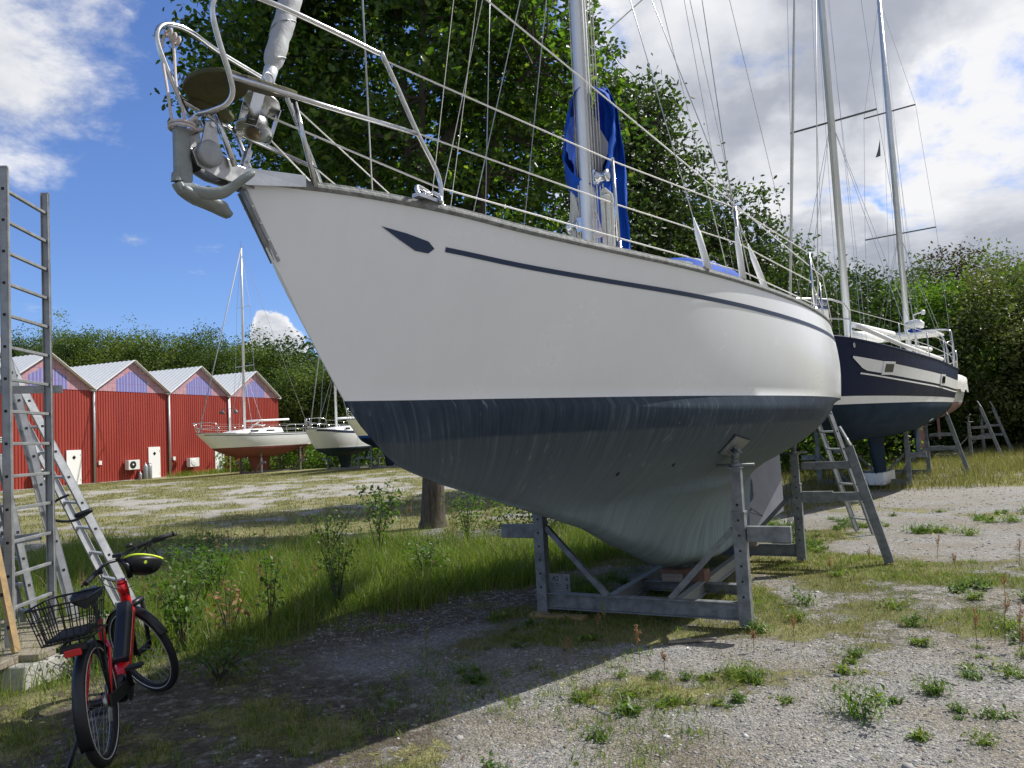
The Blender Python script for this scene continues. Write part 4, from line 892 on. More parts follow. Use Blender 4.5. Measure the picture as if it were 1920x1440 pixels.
# ------------------------------------------------------------------ red boathouses
wd_ = Vector((.35, .9368, 0)); wn_ = Vector((.9368, -.35, 0)); G = 6.2
P0 = Vector((-26.75, 48.9, .15))         # foot of the first downpipe in view
def red_mat():
    mt = bpy.data.materials.new('red_sheet'); mt.use_nodes = True; t = NT(mt.node_tree); oc = t.n('ShaderNodeTexCoord').outputs['Object']
    n_ = t.noise(t.n('ShaderNodeMapping', i_0=oc, i_3=(1, 1, .15)).outputs[0], 1.2, 4, .6)
    c = t.ramp(n_, [(.3, (.27, .030, .020)), (.7, (.33, .044, .028))]); p = t.n('ShaderNodeBsdfPrincipled', i_Base_Color=c, i_Roughness=.5); t.n('ShaderNodeOutputMaterial', i_0=p.outputs[0]); M['red_sheet'] = mt
red_mat()
def gable_mat():        # printed picture on the gable sheets, brick-pink with blue boarded doors
    mt = bpy.data.materials.new('gable_print'); mt.use_nodes = True; t = NT(mt.node_tree); oc = t.n('ShaderNodeTexCoord').outputs['Object']; sp = t.n('ShaderNodeSeparateXYZ', i_0=oc)
    y, z = sp.outputs[1], sp.outputs[2]
    n_ = t.noise(t.n('ShaderNodeCombineXYZ', i_0=0., i_1=y, i_2=z).outputs[0], 1.6, 5, .7)
    c = t.ramp(n_, [(.30, (.50, .21, .19)), (.5, (.42, .25, .31)), (.62, (.56, .31, .28)), (.75, (.34, .25, .42))])
    cc = t.math('SUBTRACT', y, G/2); ax = t.math('ABSOLUTE', cc)
    tri = t.math('ADD', z, t.math('MULTIPLY', ax, .55))
    inblue = t.math('MULTIPLY', t.smooth(t.math('ABSOLUTE', t.math('SUBTRACT', ax, .82)), .50, .44), t.smooth(tri, 7.42, 7.36)); mid = t.math('MULTIPLY', t.smooth(ax, .34, .30), t.smooth(z, 7.34, 7.28))
    bl = t.math('MAXIMUM', inblue, mid); stripe = t.smooth(t.math('SINE', t.math('MULTIPLY', y, 26.)), -.2, .5)
    c = t.mix(bl, c, t.mix(stripe, (.16, .16, .40), (.27, .27, .52)))
    rib = t.smooth(t.math('SINE', t.math('MULTIPLY', y, 18.)), .86, .97); c = t.mix(t.math('MULTIPLY', rib, .5), c, (.16, .12, .28))
    hl = t.smooth(t.math('SINE', t.math('MULTIPLY', z, 9.)), .93, .98); c = t.mix(t.math('MULTIPLY', hl, .5), c, (.22, .14, .30))
    p = t.n('ShaderNodeBsdfPrincipled', i_Base_Color=c, i_Roughness=.45); t.n('ShaderNodeOutputMaterial', i_0=p.outputs[0]); M['gable_print'] = mt
gable_mat()
EZ, AZ_ = 5.95, 8.0; DEEP = 15
rzb = math.atan2(wd_.y, wd_.x)-PI/2          # local +Y runs along the wall, +X faces the yard
names = ['leftmost red corrugated boathouse with pictured gable, cut off by the picture edge', 'red corrugated boathouse with a white door between the tall ladder and a round fan unit', 'red corrugated boathouse whose white door stands beside grey gas bottles', 'red corrugated boathouse at the wood end, mostly behind the far white sailboat']
for k in range(4):
    o = P0+wd_*G*(k-1); b = thing('boathouse', names[k], 'boathouse', tuple(o), rzb, 'red boathouses in a row')
    mb = MB(); P = []; y = 0; n_ = 0     # ribbed sheet wall
    while y < G-.001:
        for dy, x in ((0, 0), (.10, 0), (.115, -.03), (.185, -.03)):
            if y+dy < G: P.append((x, y+dy))
        y += .20
    P.append((0, G)); vs = [(x, y, 0) for x, y in P]+[(x, y, EZ-.02) for x, y in P]; n_ = len(P)
    mb.add(vs, [(i, i+1, n_+i+1, n_+i) for i in range(n_-1)])
    mb.add([(-.04, 0, 0), (-DEEP, 0, 0), (-DEEP, 0, EZ), (-.04, 0, EZ), (-.04, G, 0), (-DEEP, G, 0), (-DEEP, G, EZ), (-.04, G, EZ)], [(0, 1, 2, 3), (4, 5, 6, 7), (1, 5, 6, 2)])
    mb.build('wall', 'red_sheet', b)
    mb = MB(); mb.add([(.012, .0, EZ-.02), (.012, G, EZ-.02), (.012, G/2, AZ_)], [(0, 1, 2)]); mb.build('gable', 'gable_print', b)
    mb = MB()
    for sg in (0, 1):
        y0 = -.0 if sg == 0 else G; ym = G/2; P = []; n_ = 150
        for i in range(n_+1):
            x = .22-i*(DEEP+.4)/n_; dz_ = .035 if (i % 4) in (0, 1) else 0
            P.append([(x, y0, EZ+.02+dz_), (x, ym, AZ_+.06+dz_)])
        mb.grid(P, sm=False)
    rf = mb.build('roof', 'roof_white', b, solid=.02)
    for y0 in (.0, G):
        q = MB(); q.bar((.24, y0, EZ+.02), (.24, G/2, AZ_+.08), .03, .20, up=(1, 0, 0)); q.build('verge_board', 'white_paint', rf)
    q = MB(); q.box((.06, G, EZ-.02), (.22, .34, .10)); q.box((.10, G, EZ+.045), (.2, .2, .06), 1); q.build('gutter_box', ['white_paint', 'dark_hole'], b)
    if k < 3: q = MB(); q.tube([(.10, G-.0, EZ-.05), (.10, G, .05)], .075, 10); q.build('downpipe', 'grey_pvc', b)
    q = MB(); q.box((.06, G/2, -.02), (.24, G, .16)); q.build('plinth', 'concrete', b)
    if k < 3:
        # door position along the wall
        yd = {0: 4.75, 1: 4.85, 2: 5.05}[k]
        d_ = MB().box((.03, yd, 1.12), (.05, 1.02, 2.12)).build('door', 'door_white', b)
        q = MB(); q.box((.062, yd, 1.72), (.012, .19, .19), 0, Matrix.Rotation(PI/4, 3, 'X')); q.build('door_window', 'glass_dark', d_)
        q = MB(); q.tube([(.09, yd-.4, 1.05), (.09, yd-.28, 1.05)], .014, 6); q.box((.06, yd-.4, 1.05), (.02, .04, .14)); q.build('door_handle', 'steel', d_)
        for zz in (.35, 1.9): MB().box((.062, yd+.47, zz), (.03, .05, .12)).build('hinge', 'white_paint', d_)
    # wall lead of the lightning cable is left out; small junction box
    if k in (1, 2): MB().box((.05, .42, 1.3), (.08, .22, .26)).build('junction_box', 'ac_white', b)
def acunit(label, k, y, z, fan=True):
    o = P0+wd_*(G*(k-1)+y); a = thing('fan_unit', label, 'air conditioner', (o.x, o.y, .15+z), rzb, 'air conditioners on the boathouse walls')
    MB().box((.27, 0, .32), (.34, .92, .64)).build('casing', 'ac_white', a, bevel=.02)
    q = MB(); q.lathe((.445, -.10, .33), (1, 0, 0), [(0, .25), (.012, .25), (.014, .2)], 28); gr = q.build('fan_grille', 'black_plastic' if fan else 'ac_white', a)
    MB().lathe((.46, -.10, .33), (1, 0, 0), [(0, .07), (.01, .06)], 14).build('fan_hub', 'ac_white', gr)
    q = MB()
    for yy in (-.36, .36): q.bar((.02, yy, -.03), (.44, yy, -.03), .04, .04); q.bar((.04, yy, -.02), (.04, yy, -.3), .04, .03)
    q.build('bracket', 'steel_dull', a)
acunit('white air conditioner with a black round fan standing off the wall of the second boathouse', 1, 2.75, .72)
acunit('plain white air conditioner on the wall before the far white sailboat', 2, 2.0, .62, False)
acunit('white air conditioner glimpsed between the leaning ladders', 0, 2.4, .50)
acunit('white air conditioner low behind the keel of the far white sailboat', 3, 1.9, .55)
def gas(label, k, y, h, r_):
    o = P0+wd_*(G*(k-1)+y)+wn_*.35; tag(MB().lathe((0, 0, 0), (0, 0, 1), [(0, r_*.9), (.03, r_), (h*.85, r_), (h*.95, r_*.6), (h, r_*.25), (h+.08, r_*.3)], 14).build('gas_bottle', 'galv_light', None), label, 'gas bottle', 'gas bottles by the door').location = tuple(o)
gas('pair of grey gas bottles beside the boathouse door, the taller', 1, 4.1, 1.05, .16); bpy.data.objects['gas_bottle']['label'] = 'grey gas bottle right beside the second boathouse door'
gas('grey gas bottle second from the second boathouse door', 1, 3.75, 1.05, .16); gas('small grey gas bottle farthest from the boathouse door', 1, 3.3, .5, .11)
def lamp(x, y, h, label):
    a = thing('lamp_post', label, 'lamp post', (x, y, .16)); MB().tube([(0, 0, 0), (0, 0, h)], .045, 8).build('pole', 'white_paint', a)
    for sg in (-1, 1):
        q = MB(); q.tube([(0, 0, h-.7), (sg*.45, 0, h-.65), (sg*.5, 0, h-.75)], .02, 6); q.build('arm', 'lamp_grey', a); MB().lathe((sg*.5, 0, h-1.05), (0, 0, 1), [(0, .2), (.08, .19), (.22, .10), (.3, .05)], 14).build('lamp_shade', 'lamp_grey', a)
lamp(-20.9, 56.5, 5.4, 'white lamp post with two hanging dark shades in front of the boathouses')
# ------------------------------------------------------------------ the other boats
def boat2(name, label, bow, az, L, beam, zw, fb, draft, top, bot, boot=None, stripe=None, fin=(.42, .62), keel_h=.9, masts=((.38, 13),), rud=True, covered=False, detail=True, zb=.45, rake=.09, group='sailboats laid up on the yard', rl=None, counter=.06):
    """bow at local origin, +Y aft, +X to the camera side; fb = (bow, mid, stern) freeboard"""
    b = thing(name, label, 'sailboat', (bow[0], bow[1], 0), -R(az), group)
    N = 36; hb = beam/2
    def plan(t): return 0. if t <= 0 else hb*max(0, math.sin(PI*min(1, (t+.02))**.78*.80))**.85 if t < .62 else hb*ip(t, [.62, .75, .88, 1], [math.sin(PI*.64**.78*.80)**.85, .93, .78, .56])
    def shr(t): return zw+ip(t, [0, .3, .6, 1], [fb[0], (fb[0]+fb[1])*.46+.0, fb[1], fb[2]])
    sh = [shr(i/N) for i in range(N+1)]; sh = [sum(sh[max(0, i-3):i+4])/len(sh[max(0, i-3):i+4]) for i in range(N+1)]
    cb = zw-draft*.45
    P = []
    for i in range(N+1):
        t = i/N; col = []
        for j in range(22):
            if j <= 8: z = sh[i]+(zw-sh[i])*j/8; f = j/8
            else: z = zw+(cb-zw)*(j-8)/13; f = 1
            # run of the waterline at this height
            if j <= 8: s0 = rake*L*f; s1 = L*(1-counter*f); k = 1-.10*f**2-(.25 if t > .9 else .0)*f*(t-.9)*10*.6
            else:
                q_ = (j-8)/13; s0 = L*(rake+.20*q_**1.3); s1 = L*(1-counter-.30*q_**1.1); k = .90*(1-q_**2.0)**.62 if q_ < 1 else 0
                k *= 1
            col.append((max(.0, plan(t)*k*(1 if j <= 8 else 1)), s0+(s1-s0)*t, z))
        P.append(col)
    mb = MB(); c = 22
    for sg in (1, -1):
        vs = [(sg*x, y, z) for r in P for x, y, z in r]; fs = []; ms = []
        for i in range(N):
            for j in range(c-1): fs.append((i*c+j, i*c+j+1, (i+1)*c+j+1, (i+1)*c+j)); ms.append((0 if j < (7 if boot else 8) else (2 if boot and j == 7 else 1)))
        mb.add(vs, fs, 0, True); mb.m[-len(ms):] = ms
    mb.add([(x, y, z) for x, y, z in P[-1]]+[(-x, y, z) for x, y, z in P[-1]][::-1], [tuple(range(44))], 0)
    hu = mb.build('hull', [top, bot, boot or bot], b, merge=True)
    def side(s, z, sg=1, off=.012):     # point on the topsides
        best = None
        f = min(1, max(0, (sip(s/L, [i/N for i in range(N+1)], sh)-z)/max(.01, sip(s/L, [i/N for i in range(N+1)], sh)-zw)))
        s0 = rake*L*f; s1 = L*(1-counter*f); t = (s-s0)/(s1-s0); return (sg*(plan(t)*(1-.10*f*f)+off), s, z)
    def SH(s): return sip(s/L, [i/N for i in range(N+1)], sh)
    b_side = side
    for sg in (1, -1):
        q = MB(); q.tube([(sg*(plan(i/N)+.0), i/N*L, sh[i]+.01) for i in range(N+1)], .025, 6); q.build('rub_rail', 'rub' if not rl else rl, b)
        if stripe:
            for d0, d1, m_ in stripe:
                P2 = [[side(s, SH(s)-d0, sg), side(s, SH(s)-d1, sg)] for s in [L*(.03+.95*i/40) for i in range(41)]]; MB().grid(P2).build('cove_stripe', m_, b)
    mb = MB(); mb.grid([[(x*plan(i/N), i/N*L, sh[i]+.03*(1-x*x)) for x in (-1, -.5, 0, .5, 1)] for i in range(N+1)]).build('deck', 'white_grp', b)
    # fin keel and rudder
    def foil(y0, y1, y2, y3, zt, zb_, th, nm, m_):
        P = []
        for k in range(9):
            u = k/8; z = zt+(zb_-zt)*u; a = y0+(y2-y0)*u; e = y1+(y3-y1)*u
            P.append([(th*math.sin(PI*v_)**.6*(1 if w_ > 0 else -1), a+(e-a)*v_, z) for w_, v_ in [(1, j/8) for j in range(9)]+[(-1, 1-j/8) for j in range(1, 8)]])
        q = MB(); q.grid(P, closed=True); q.add(P[-1], [tuple(range(16))]); q.build(nm, m_, b)
    foil(L*fin[0], L*fin[1], L*(fin[0]+.05), L*(fin[1]-.01), cb+.12, zb-.14, .11, 'keel', bot)
    if rud: foil(L*.86, L*.93, L*.87, L*.93, zw-draft*.08, zb+.25, .03, 'rudder', bot)
    if not covered:
        q = MB(); P = []
        for s, w_, h in [(.22, .3, 0), (.26, .5, .2), (.4, .62, .33), (.62, .66, .42), (.64, .66, .42), (.645, .66, 0)]:
            z = SH(s*L); P.append([(-w_*hb, s*L, z), (-w_*hb*.85, s*L, z+h*.9), (0, s*L, z+h*1.1), (w_*hb*.85, s*L, z+h*.9), (w_*hb, s*L, z)])
        cr_ = q.grid(P, sm=False).build('coachroof', 'white_grp', b)
        for sg in (1, -1):
            for s in (.36, .5): MB().bar((sg*hb*.59, L*s, SH(L*s)+.2), (sg*hb*.60, L*(s+.07), SH(L*s)+.2), .02, .11).build('cabin_window', 'glass_dark', cr_)
        q = MB(); rr_ = .02 if L < 11 else .018
        for sg in (1, -1):
            e = [(sg*plan(.10), .10*L, SH(.1*L)), (sg*plan(.10)*.95, .09*L, SH(0)+.62), (sg*.12, -.02*L, SH(0)+.66), (0, -.03*L, SH(0)+.66)]; q.tube(crv(e, 4), rr_, 6)
            q.tube([(sg*plan(.1), .10*L, SH(0)+.32), (0, -.01*L, SH(0)+.34)], rr_*.8, 6); q.tube([(sg*.1, .01*L, SH(0)), (sg*.1, -.01*L, SH(0)+.66)], rr_, 6)
        q.build('pulpit', 'steel', b)
        q = MB()
        for sg in (1, -1):
            q.tube(crv([(sg*plan(.88), .88*L, SH(.88*L)), (sg*plan(.88), .88*L, SH(L)+.62), (sg*plan(1)*.9, L*.995, SH(L)+.62), (0, L, SH(L)+.62)], 4), rr_, 6); q.tube([(sg*plan(1)*.9, L*.995, SH(L)), (sg*plan(1)*.9, L*.995, SH(L)+.62)], rr_, 6)
            q.tube([(sg*plan(.88), .88*L, SH(L)+.32), (sg*plan(1)*.9, L*.995, SH(L)+.32)], rr_, 6)
        q.build('pushpit', 'steel', b)
        for sg in (1, -1):
            for s in (.27, .42, .57, .72):
                MB().tube([(sg*(plan(s)-.05), s*L, SH(s*L)), (sg*(plan(s)-.06), s*L, SH(s*L)+.6)], .014, 6).build('stanchion', 'steel', b)
            for h in (.6, .32): MB().tube([(sg*(plan(s)-.06), s*L, SH(s*L)+h) for s in (.10, .27, .42, .57, .72, .88)], .007 if L < 12 else .006, 4).build('lifeline', 'wire_white', b)
    for mi_, (ms_, mh) in enumerate(masts):
        base = Vector((0, ms_*L, SH(ms_*L)+.05)); tp = Vector((0, ms_*L+.15, SH(0)+mh))
        rm_ = .085 if mh > 11 else .065
        MB().tube([base, base.lerp(tp, .7), tp], [rm_, rm_, rm_*.7], 12).build('mast', 'mast_alu', b)
        wr = .011 if detail is False else .006
        spz = [.5] if mh < 11 else [.36, .68]
        for k, f in enumerate(spz):
            p = base.lerp(tp, f); w_ = hb*(.62-.16*k); MB().bar((-w_, p.y+.1, p.z), (w_, p.y+.1, p.z), .05, .03).build('spreader', 'mast_alu' if L < 11 else 'lamp_grey', b)
        for sg in (1, -1):
            p = base.lerp(tp, spz[0]); w_ = hb*.62; ch = (sg*(plan(ms_)-.06), ms_*L+.1, SH(ms_*L))
            pts = [ch, (sg*w_, p.y+.1, p.z)]
            if len(spz) > 1: p2 = base.lerp(tp, spz[1]); pts.append((sg*hb*.46, p2.y+.1, p2.z))
            pts.append(tuple(base.lerp(tp, .98))); MB().tube(pts, wr, 4, cap=False).build('shroud', 'wire', b)
            MB().tube([(ch[0], ch[1]-.5, ch[2]), tuple(p)], wr, 4).build('shroud', 'wire', b); MB().tube([(ch[0], ch[1]+.5, ch[2]), tuple(p)], wr, 4).build('shroud', 'wire', b)
            if detail and mh > 9:
                MB().tube([(sg*.25, ms_*L+.2, SH(ms_*L)), tuple(base.lerp(tp, .97)+Vector((sg*.05, .1, 0)))], .0045, 4).build('halyard', 'wire', b)
                MB().tube([(sg*.45, ms_*L-.25, SH(ms_*L)), tuple(base.lerp(tp, .80)+Vector((sg*.05, -.1, 0)))], .0045, 4).build('halyard', 'wire', b)
        if mi_ == 0: MB().tube([(0, .02*L, SH(0)+.1), tuple(tp)], .035 if L < 11 else .028, 8).build('forestay', 'furl' if L < 11 else 'wire_white', b)
        if mi_ == len(masts)-1: MB().tube([(0, L*.99, SH(L)), tuple(tp)], wr, 4).build('backstay', 'wire', b)
        if mi_ == 0 and detail: MB().tube([(0, .16*L, SH(.16*L)), tuple(base.lerp(tp, .66))], .012, 6).build('inner_forestay', 'wire_white', b)
        q = MB(); e = base+Vector((0, mh*.30, .95)); q.tube([base+Vector((0, .1, .85)), e], .07, 10); q.build('boom', 'white_paint', b)
        q = MB(); q.tube([tp, tp+Vector((0, 0, .5))], .01, 5); q.tube([tp+Vector((0, -.2, .1)), tp+Vector((0, .25, .1))], .012, 5); q.build('masthead_gear', 'lamp_grey', b)
    b['_L'] = L; return b, side, SH, plan
def std_posts(zw, beam, ph=1.25): return {(k, sg): (ph, ph+.22, slope_n(sg)) for k in (0, 1) for sg in (-1, 1)}
# navy ketch
KA = 38; ua = Vector((math.sin(R(KA)), math.cos(R(KA)), 0)); K0 = Vector((8.43, 18.42, 0)); bw_ = K0-ua*5.4
nb, nside, nSH, nplan = boat2('sailboat', 'dark navy blue two-masted sailboat with white window band, propped behind the nearest boat', bw_, KA, 12.2, 3.15, 2.03, (1.34, .87, .86), 1.75, 'navy', 'grey_bottom', boot='white_paint', fin=(.43, .56), masts=((.355, 15.5), (.895, 11.5)), rake=.10, zb=.42, rl='navy')
for sg in (1, -1):
    P2 = []; s = 1.4
    while s < 12.0:
        zt = nSH(s)-.30; w0 = min(.20, (s-1.4)*.45); P2.append([nside(s, zt, sg, .014), nside(s, zt-.03-w0, sg, .014)]); s += .18
    MB().grid(P2).build('window_band', 'white_paint', nb)
    P2 = []; s = 1.75
    while s < 12.0: P2.append([nside(s, nSH(s)-.58, sg, .016), nside(s, nSH(s)-.61, sg, .02)]); s += .2
    MB().grid(P2).build('trim_line', 'white_paint', nb)
    for s in (2.65, 6.1):
        z = nSH(s)-.415; q = MB(); fr_ = [nside(s+a, z+c_, sg, .03) for a, c_ in ((-.22, -.13), (.22, -.13), (.22, .13), (-.22, .13))]; gl = [nside(s+a, z+c_, sg, .034) for a, c_ in ((-.16, -.08), (.16, -.08), (.16, .08), (-.16, .08))]
        q.add(fr_, [(0, 1, 2, 3)]); w_ = q.build('window', 'white_paint', nb, solid=.02); MB().add([Vector(v)+Vector((sg*.012, 0, 0)) for v in gl], [(0, 1, 2, 3)]).build('pane', 'glass_dark', w_)
    q = MB(); p_ = nside(1.35, nSH(1.35)-.10, sg, .01); q.ring(p_, (1, 0, 0), .045, .012, 16, 6); q.build('hawse_hole', 'steel', nb)
q = MB(); q.tube([(.95, 1.3, 3.5), (1.30, 3.2, 3.22), (1.50, 6.6, 3.05)], .045, 8); q.build('spinnaker_pole', 'white_paint', nb)
q = MB(); q.tube([(0, 4.6, 3.65), (0, 7.4, 3.8)], .13, 12); q.build('furled_mainsail', 'white_paint', nb)
q = MB(); q.tube([(.35, 10.1, 2.95), (.35, 10.1, 4.2)], .03, 8)
q.lathe((.35, 10.1, 4.2), (0, 0, 1), [(0, .12), (.02, .24), (.16, .26), (.24, .18), (.27, .05)], 18); q.build('radar', 'white_paint', nb)
MB().box((.35, 10.1, 4.15), (.3, .3, .06)).build('radar_bracket', 'blue_canvas', nb)
q = MB(); q.tube([(.35, 10.1, 4.47), (.35, 10.1, 4.61), (.55, 10.1, 4.65)], .02, 6); q.lathe((.6, 10.1, 4.59), (0, 0, 1), [(0, .05), (.1, .06), (.13, .02)], 10); q.build('antenna', 'white_paint', nb)
q = MB(); q.box((0, 10.3, 4.02), (1.9, 1.3, .06)); q.build('solar_panel', 'white_paint', nb)
q = MB()
for sg in (1, -1): q.tube(crv([(sg*1.15, 10.9, 2.9), (sg*1.1, 11.2, 3.9), (sg*.95, 11.3, 4.2), (0, 11.35, 4.25)], 5), .025, 8); q.tube(crv([(sg*1.15, 9.9, 2.9), (sg*1.1, 10.0, 3.7), (sg*.95, 10.1, 3.98)], 4), .022, 8); q.tube([(sg*1.1, 10.0, 3.7), (sg*1.1, 11.2, 3.85)], .02, 6)
q.build('stern_arch', 'steel', nb)
for s, x in ((5.2, .7), (6.6, .8)):
    MB().lathe((x+.35, s, 1.62), (.6, 0, -.8), [(0, .06), (.02, .05)], 12).build('through_hull', 'white_paint', nb)
fl = thing('pennant', 'small dark pennant flying from the rigging between the two right masts', 'flag', tuple(nb.matrix_basis @ Vector((.75, 5.6, 8.0))))
MB().add([(0, 0, 0), (.02, 0, .42), (-.1, .05, -.02), (-.04, .03, .15)], [(0, 1, 3), (0, 3, 2)]).build('cloth', 'lamp_grey', fl, solid=.004)
cradle('boat_cradle', 'dark steel cradle carrying the navy blue two-masted sailboat', tuple(Vector((8.75, 19.6, 0))), -R(KA-3), W=2.1, L=3.6, posts={k: (1.42, 1.62, v[2]) for k, v in px.items()}, simple=True, legs=[(1.05, 3.6, R(14), 1.7)])
blk2 = thing('keel_tray', 'pale wooden tray under the navy blue keel', 'wooden tray', (8.95, 19.3, 0), -R(KA)); MB().box((0, 0, .25), (.6, 1.2, .3)).build('tray', 'white_paint', blk2, bevel=.02)
# pink-bottomed covered boat beyond
pbw = Vector((15.15, 28.9, 0))-ua*5.2
pb, s2, SH2, pl2 = boat2('sailboat', 'pink-bottomed boat under a pale tarpaulin behind the navy blue one', pbw, KA, 10.2, 2.8, 2.15, (1.1, .9, .95), 1.5, 'white_grp', 'pink_bottom', fin=(.42, .60), masts=(), covered=True, detail=False)
MB().tube([(0, 3.4, 3.1), (0, 3.5, 3.5)], .08, 8).build('mast_stub', 'mast_alu', pb)
q = MB(); P = []
for i in range(30):
    s = .3+9.95*i/29; r_ = []
    for j in range(21):
        a = -1+2*j/20; x = (pl2(s/10.2)+.06)*max(-1, min(1, a*1.25)); dz_ = 0 if abs(a) < .8 else -(abs(a)-.8)/.2*(.50+.03*math.sin(i*.9)); r_.append((x+.03*math.sin(i*2.3+j), s+.03*math.sin(j*3), SH2(s)+.55*(1-min(1, abs(a)*1.25)**1.6)+dz_+.03*math.sin(i*1.1+j*.9)))
    P.append(r_)
q.grid(P); q.add(P[-1], [tuple(range(21))]); tag(q.build('tarpaulin', 'tarp', None), 'pale grey tarpaulin draped over the pink-bottomed boat', 'tarpaulin')
tp_ = bpy.data.objects['tarpaulin']; tp_.location = pb.location; tp_.rotation_euler = pb.rotation_euler
cradle('boat_cradle', 'grey steel cradle with a splayed leg under the tarpaulin-covered boat', (16.2, 29.6, 0), -R(KA), W=2.1, L=3.6, posts={k: (1.35, 1.6, v[2]) for k, v in px.items()}, simple=True, legs=[(1.05, 0, R(16), 1.9), (1.05, 3.6, R(16), 1.9)])
# left background boats
wb, s3, SH3, pl3 = boat2('sailboat', 'white sailboat with red-brown keel, far off in front of the red boathouses', (-20.4, 49.4), 33, 9.6, 3.1, 1.98, (1.02, .86, .86), 1.6, 'white_grp', 'red_bottom', fin=(.40, .60), masts=((.385, 12.8),), detail=False, stripe=[(.10, .14, 'navy_mark')], zb=.45, rake=.12)
cradle('boat_cradle', 'steel cradle under the far white sailboat with red-brown keel', (-18.2, 53.0, .1), -R(33), W=2.2, L=3.4, posts={k: (1.45, 1.68, v[2]) for k, v in px.items()}, simple=True)
q = MB(); q.tube(crv([(-.25, 4.2, 3.25), (.05, 4.5, 3.5), (.3, 4.9, 3.4), (.1, 5.3, 3.45)], 5), .05, 7); q.tube([(0, 3.8, 3.05), (.0, 5.2, 3.85)], .04, 7); q.build('deck_gear', 'sail', wb)
b2, s4, SH4, pl4 = boat2('sailboat', 'white sailboat with dark gunwale and deep blue bottom, left of two behind the bow', (-12.7, 47.6), 16, 8.6, 2.9, 1.62, (1.25, 1.0, 1.0), 1.25, 'white_grp', 'blue_bottom', fin=(.40, .62), masts=((.40, 11.5),), detail=False, stripe=[(.03, .12, 'navy_mark')], zb=.35, rake=.13)
cradle('boat_cradle', 'low steel cradle under the white sailboat with dark gunwale', (-11.3, 50.5, .1), -R(16), W=2.2, L=3, posts={k: (.8, 1.05, v[2]) for k, v in px.items()}, simple=True)
b3, s5, SH5, pl5 = boat2('sailboat', 'white sailboat with pale blue line and black bottom, half hidden by the big bow', (-9.6, 45.2), 20, 9.0, 3.0, 2.12, (1.15, .95, .95), 1.5, 'white_grp', 'navy', boot='blue_canvas', fin=(.40, .60), masts=((.39, 12),), detail=False, zb=.4, rake=.15)
cradle('boat_cradle', 'steel cradle under the half hidden sailboat with black bottom', (-8.1, 48.6, .1), -R(20), W=2.2, L=3.2, posts={k: (1.35, 1.6, v[2]) for k, v in px.items()}, simple=True)
# ------------------------------------------------------------------ bicycle
bk = thing('bicycle', 'red electric bicycle with black battery and rear wire basket, leaning on its stand', 'bicycle', (-2.425, 4.54, .0)); bk.rotation_euler = (0, -R(8), R(15))
WB = 1.22; WR = .35
def wheel(c, axis, parent, motor=False):
    c = Vector(c); ax = Vector(axis).normalized(); q = MB(); q.ring(c, ax, WR-.026, .026, 56, 10); ty = q
    w_ = MB(); w_.ring(c, ax, WR-.058, .013, 56, 8, flat=.9); rim = w_.build('wheel', 'black_plastic', parent)
    ty.build('tyre', 'rubber', rim)
    for s_ in (-1, 1): MB().ring(c+ax*s_*.0245, ax, WR-.042, .0028, 56, 5).build('reflective_ring', 'wire_white', rim)
    q = MB(); u = Vector((0, 0, 1)).cross(ax).normalized(); v = ax.cross(u)
    for k in range(28):
        a = 2*PI*k/28; b_ = a+(.5 if k % 2 else -.5); s_ = 1 if k % 4 < 2 else -1
        q.tube([c+(u*math.cos(a)+v*math.sin(a))*(WR-.06), c+(u*math.cos(b_)+v*math.sin(b_))*.05+ax*.03*s_], .0013, 4, cap=False)
    q.build('spokes', 'wire', rim)
    MB().lathe(c-ax*.05, ax, [(0, .02), (.008, .075 if motor else .03), (.02, .085 if motor else .022), (.08, .085 if motor else .022), (.092, .075 if motor else .03), (.1, .02)], 20).build('hub', 'black_plastic', rim)
    return rim
wheel((0, 0, WR), (1, 0, 0), bk, False)
hd = Vector((0, WB-.10-.0, .64)); sa = Vector((0, -.33, .94)).normalized()     # steering axis
ST = Matrix.Rotation(R(46), 3, sa)
def stp(p): p = Vector(p); return hd+ST @ (p-hd)
wheel(stp((0, WB, WR)), ST @ Vector((1, 0, 0)), bk)
# fenders
def fender(cf, ax, a0, a1, tr=lambda p: p):
    P = []; n_ = 26
    for i in range(n_+1):
        a = a0+(a1-a0)*i/n_; r_ = WR+.010
        P.append([tr((x, cf+r_*math.cos(a)*(1-.10*abs(x)/.033*.3), WR+r_*math.sin(a)-abs(x)*.35)) for x in (-.033, -.02, 0, .02, .033)])
    q = MB(); q.grid([[tuple(p) for p in r] for r in P]); q.build('mudguard', 'black_plastic', bk, solid=.003)
fender(0, None, R(20), R(205)); fender(WB, None, R(30), R(165), stp)
# frame
q = MB(); bb = Vector((0, .43, .30)); sl = Vector((0, .30, .66)); ht = Vector((0, .95, .885)); hb_ = Vector((0, 1.03, .68))
q.tube(crv([ht, hb_+Vector((0, -.03, .03)), Vector((0, .90, .60)), Vector((0, .66, .40)), bb], 5), [.034]*6+[.050]*10+[.052]*5, 14, flat=1.0)
q.tube([bb, sl, sl+Vector((0, -.03, .12))], .020, 12)
for sg in (1, -1):
    q.tube(crv([bb+Vector((sg*.02, 0, 0)), Vector((sg*.055, .25, .31)), Vector((sg*.062, 0, WR))], 4), .013, 8); q.tube(crv([sl+Vector((sg*.018, 0, -.03)), Vector((sg*.055, .18, .58)), Vector((sg*.064, 0, WR+.01))], 4), .012, 8)
frm = q.build('frame', 'red_gloss', bk)
q = MB(); q.tube([Vector((0, .985, .80)), Vector((0, .95, .885))], .036, 14); q.tube([ht, ht+(ht-hb_)*.1], .030, 12); q.build('head_tube', 'red_gloss', bk)
q = MB(); q.bar((0, .955, .74), (0, .60, .42), .092, .085); q.build('battery', 'battery', bk, bevel=.022)
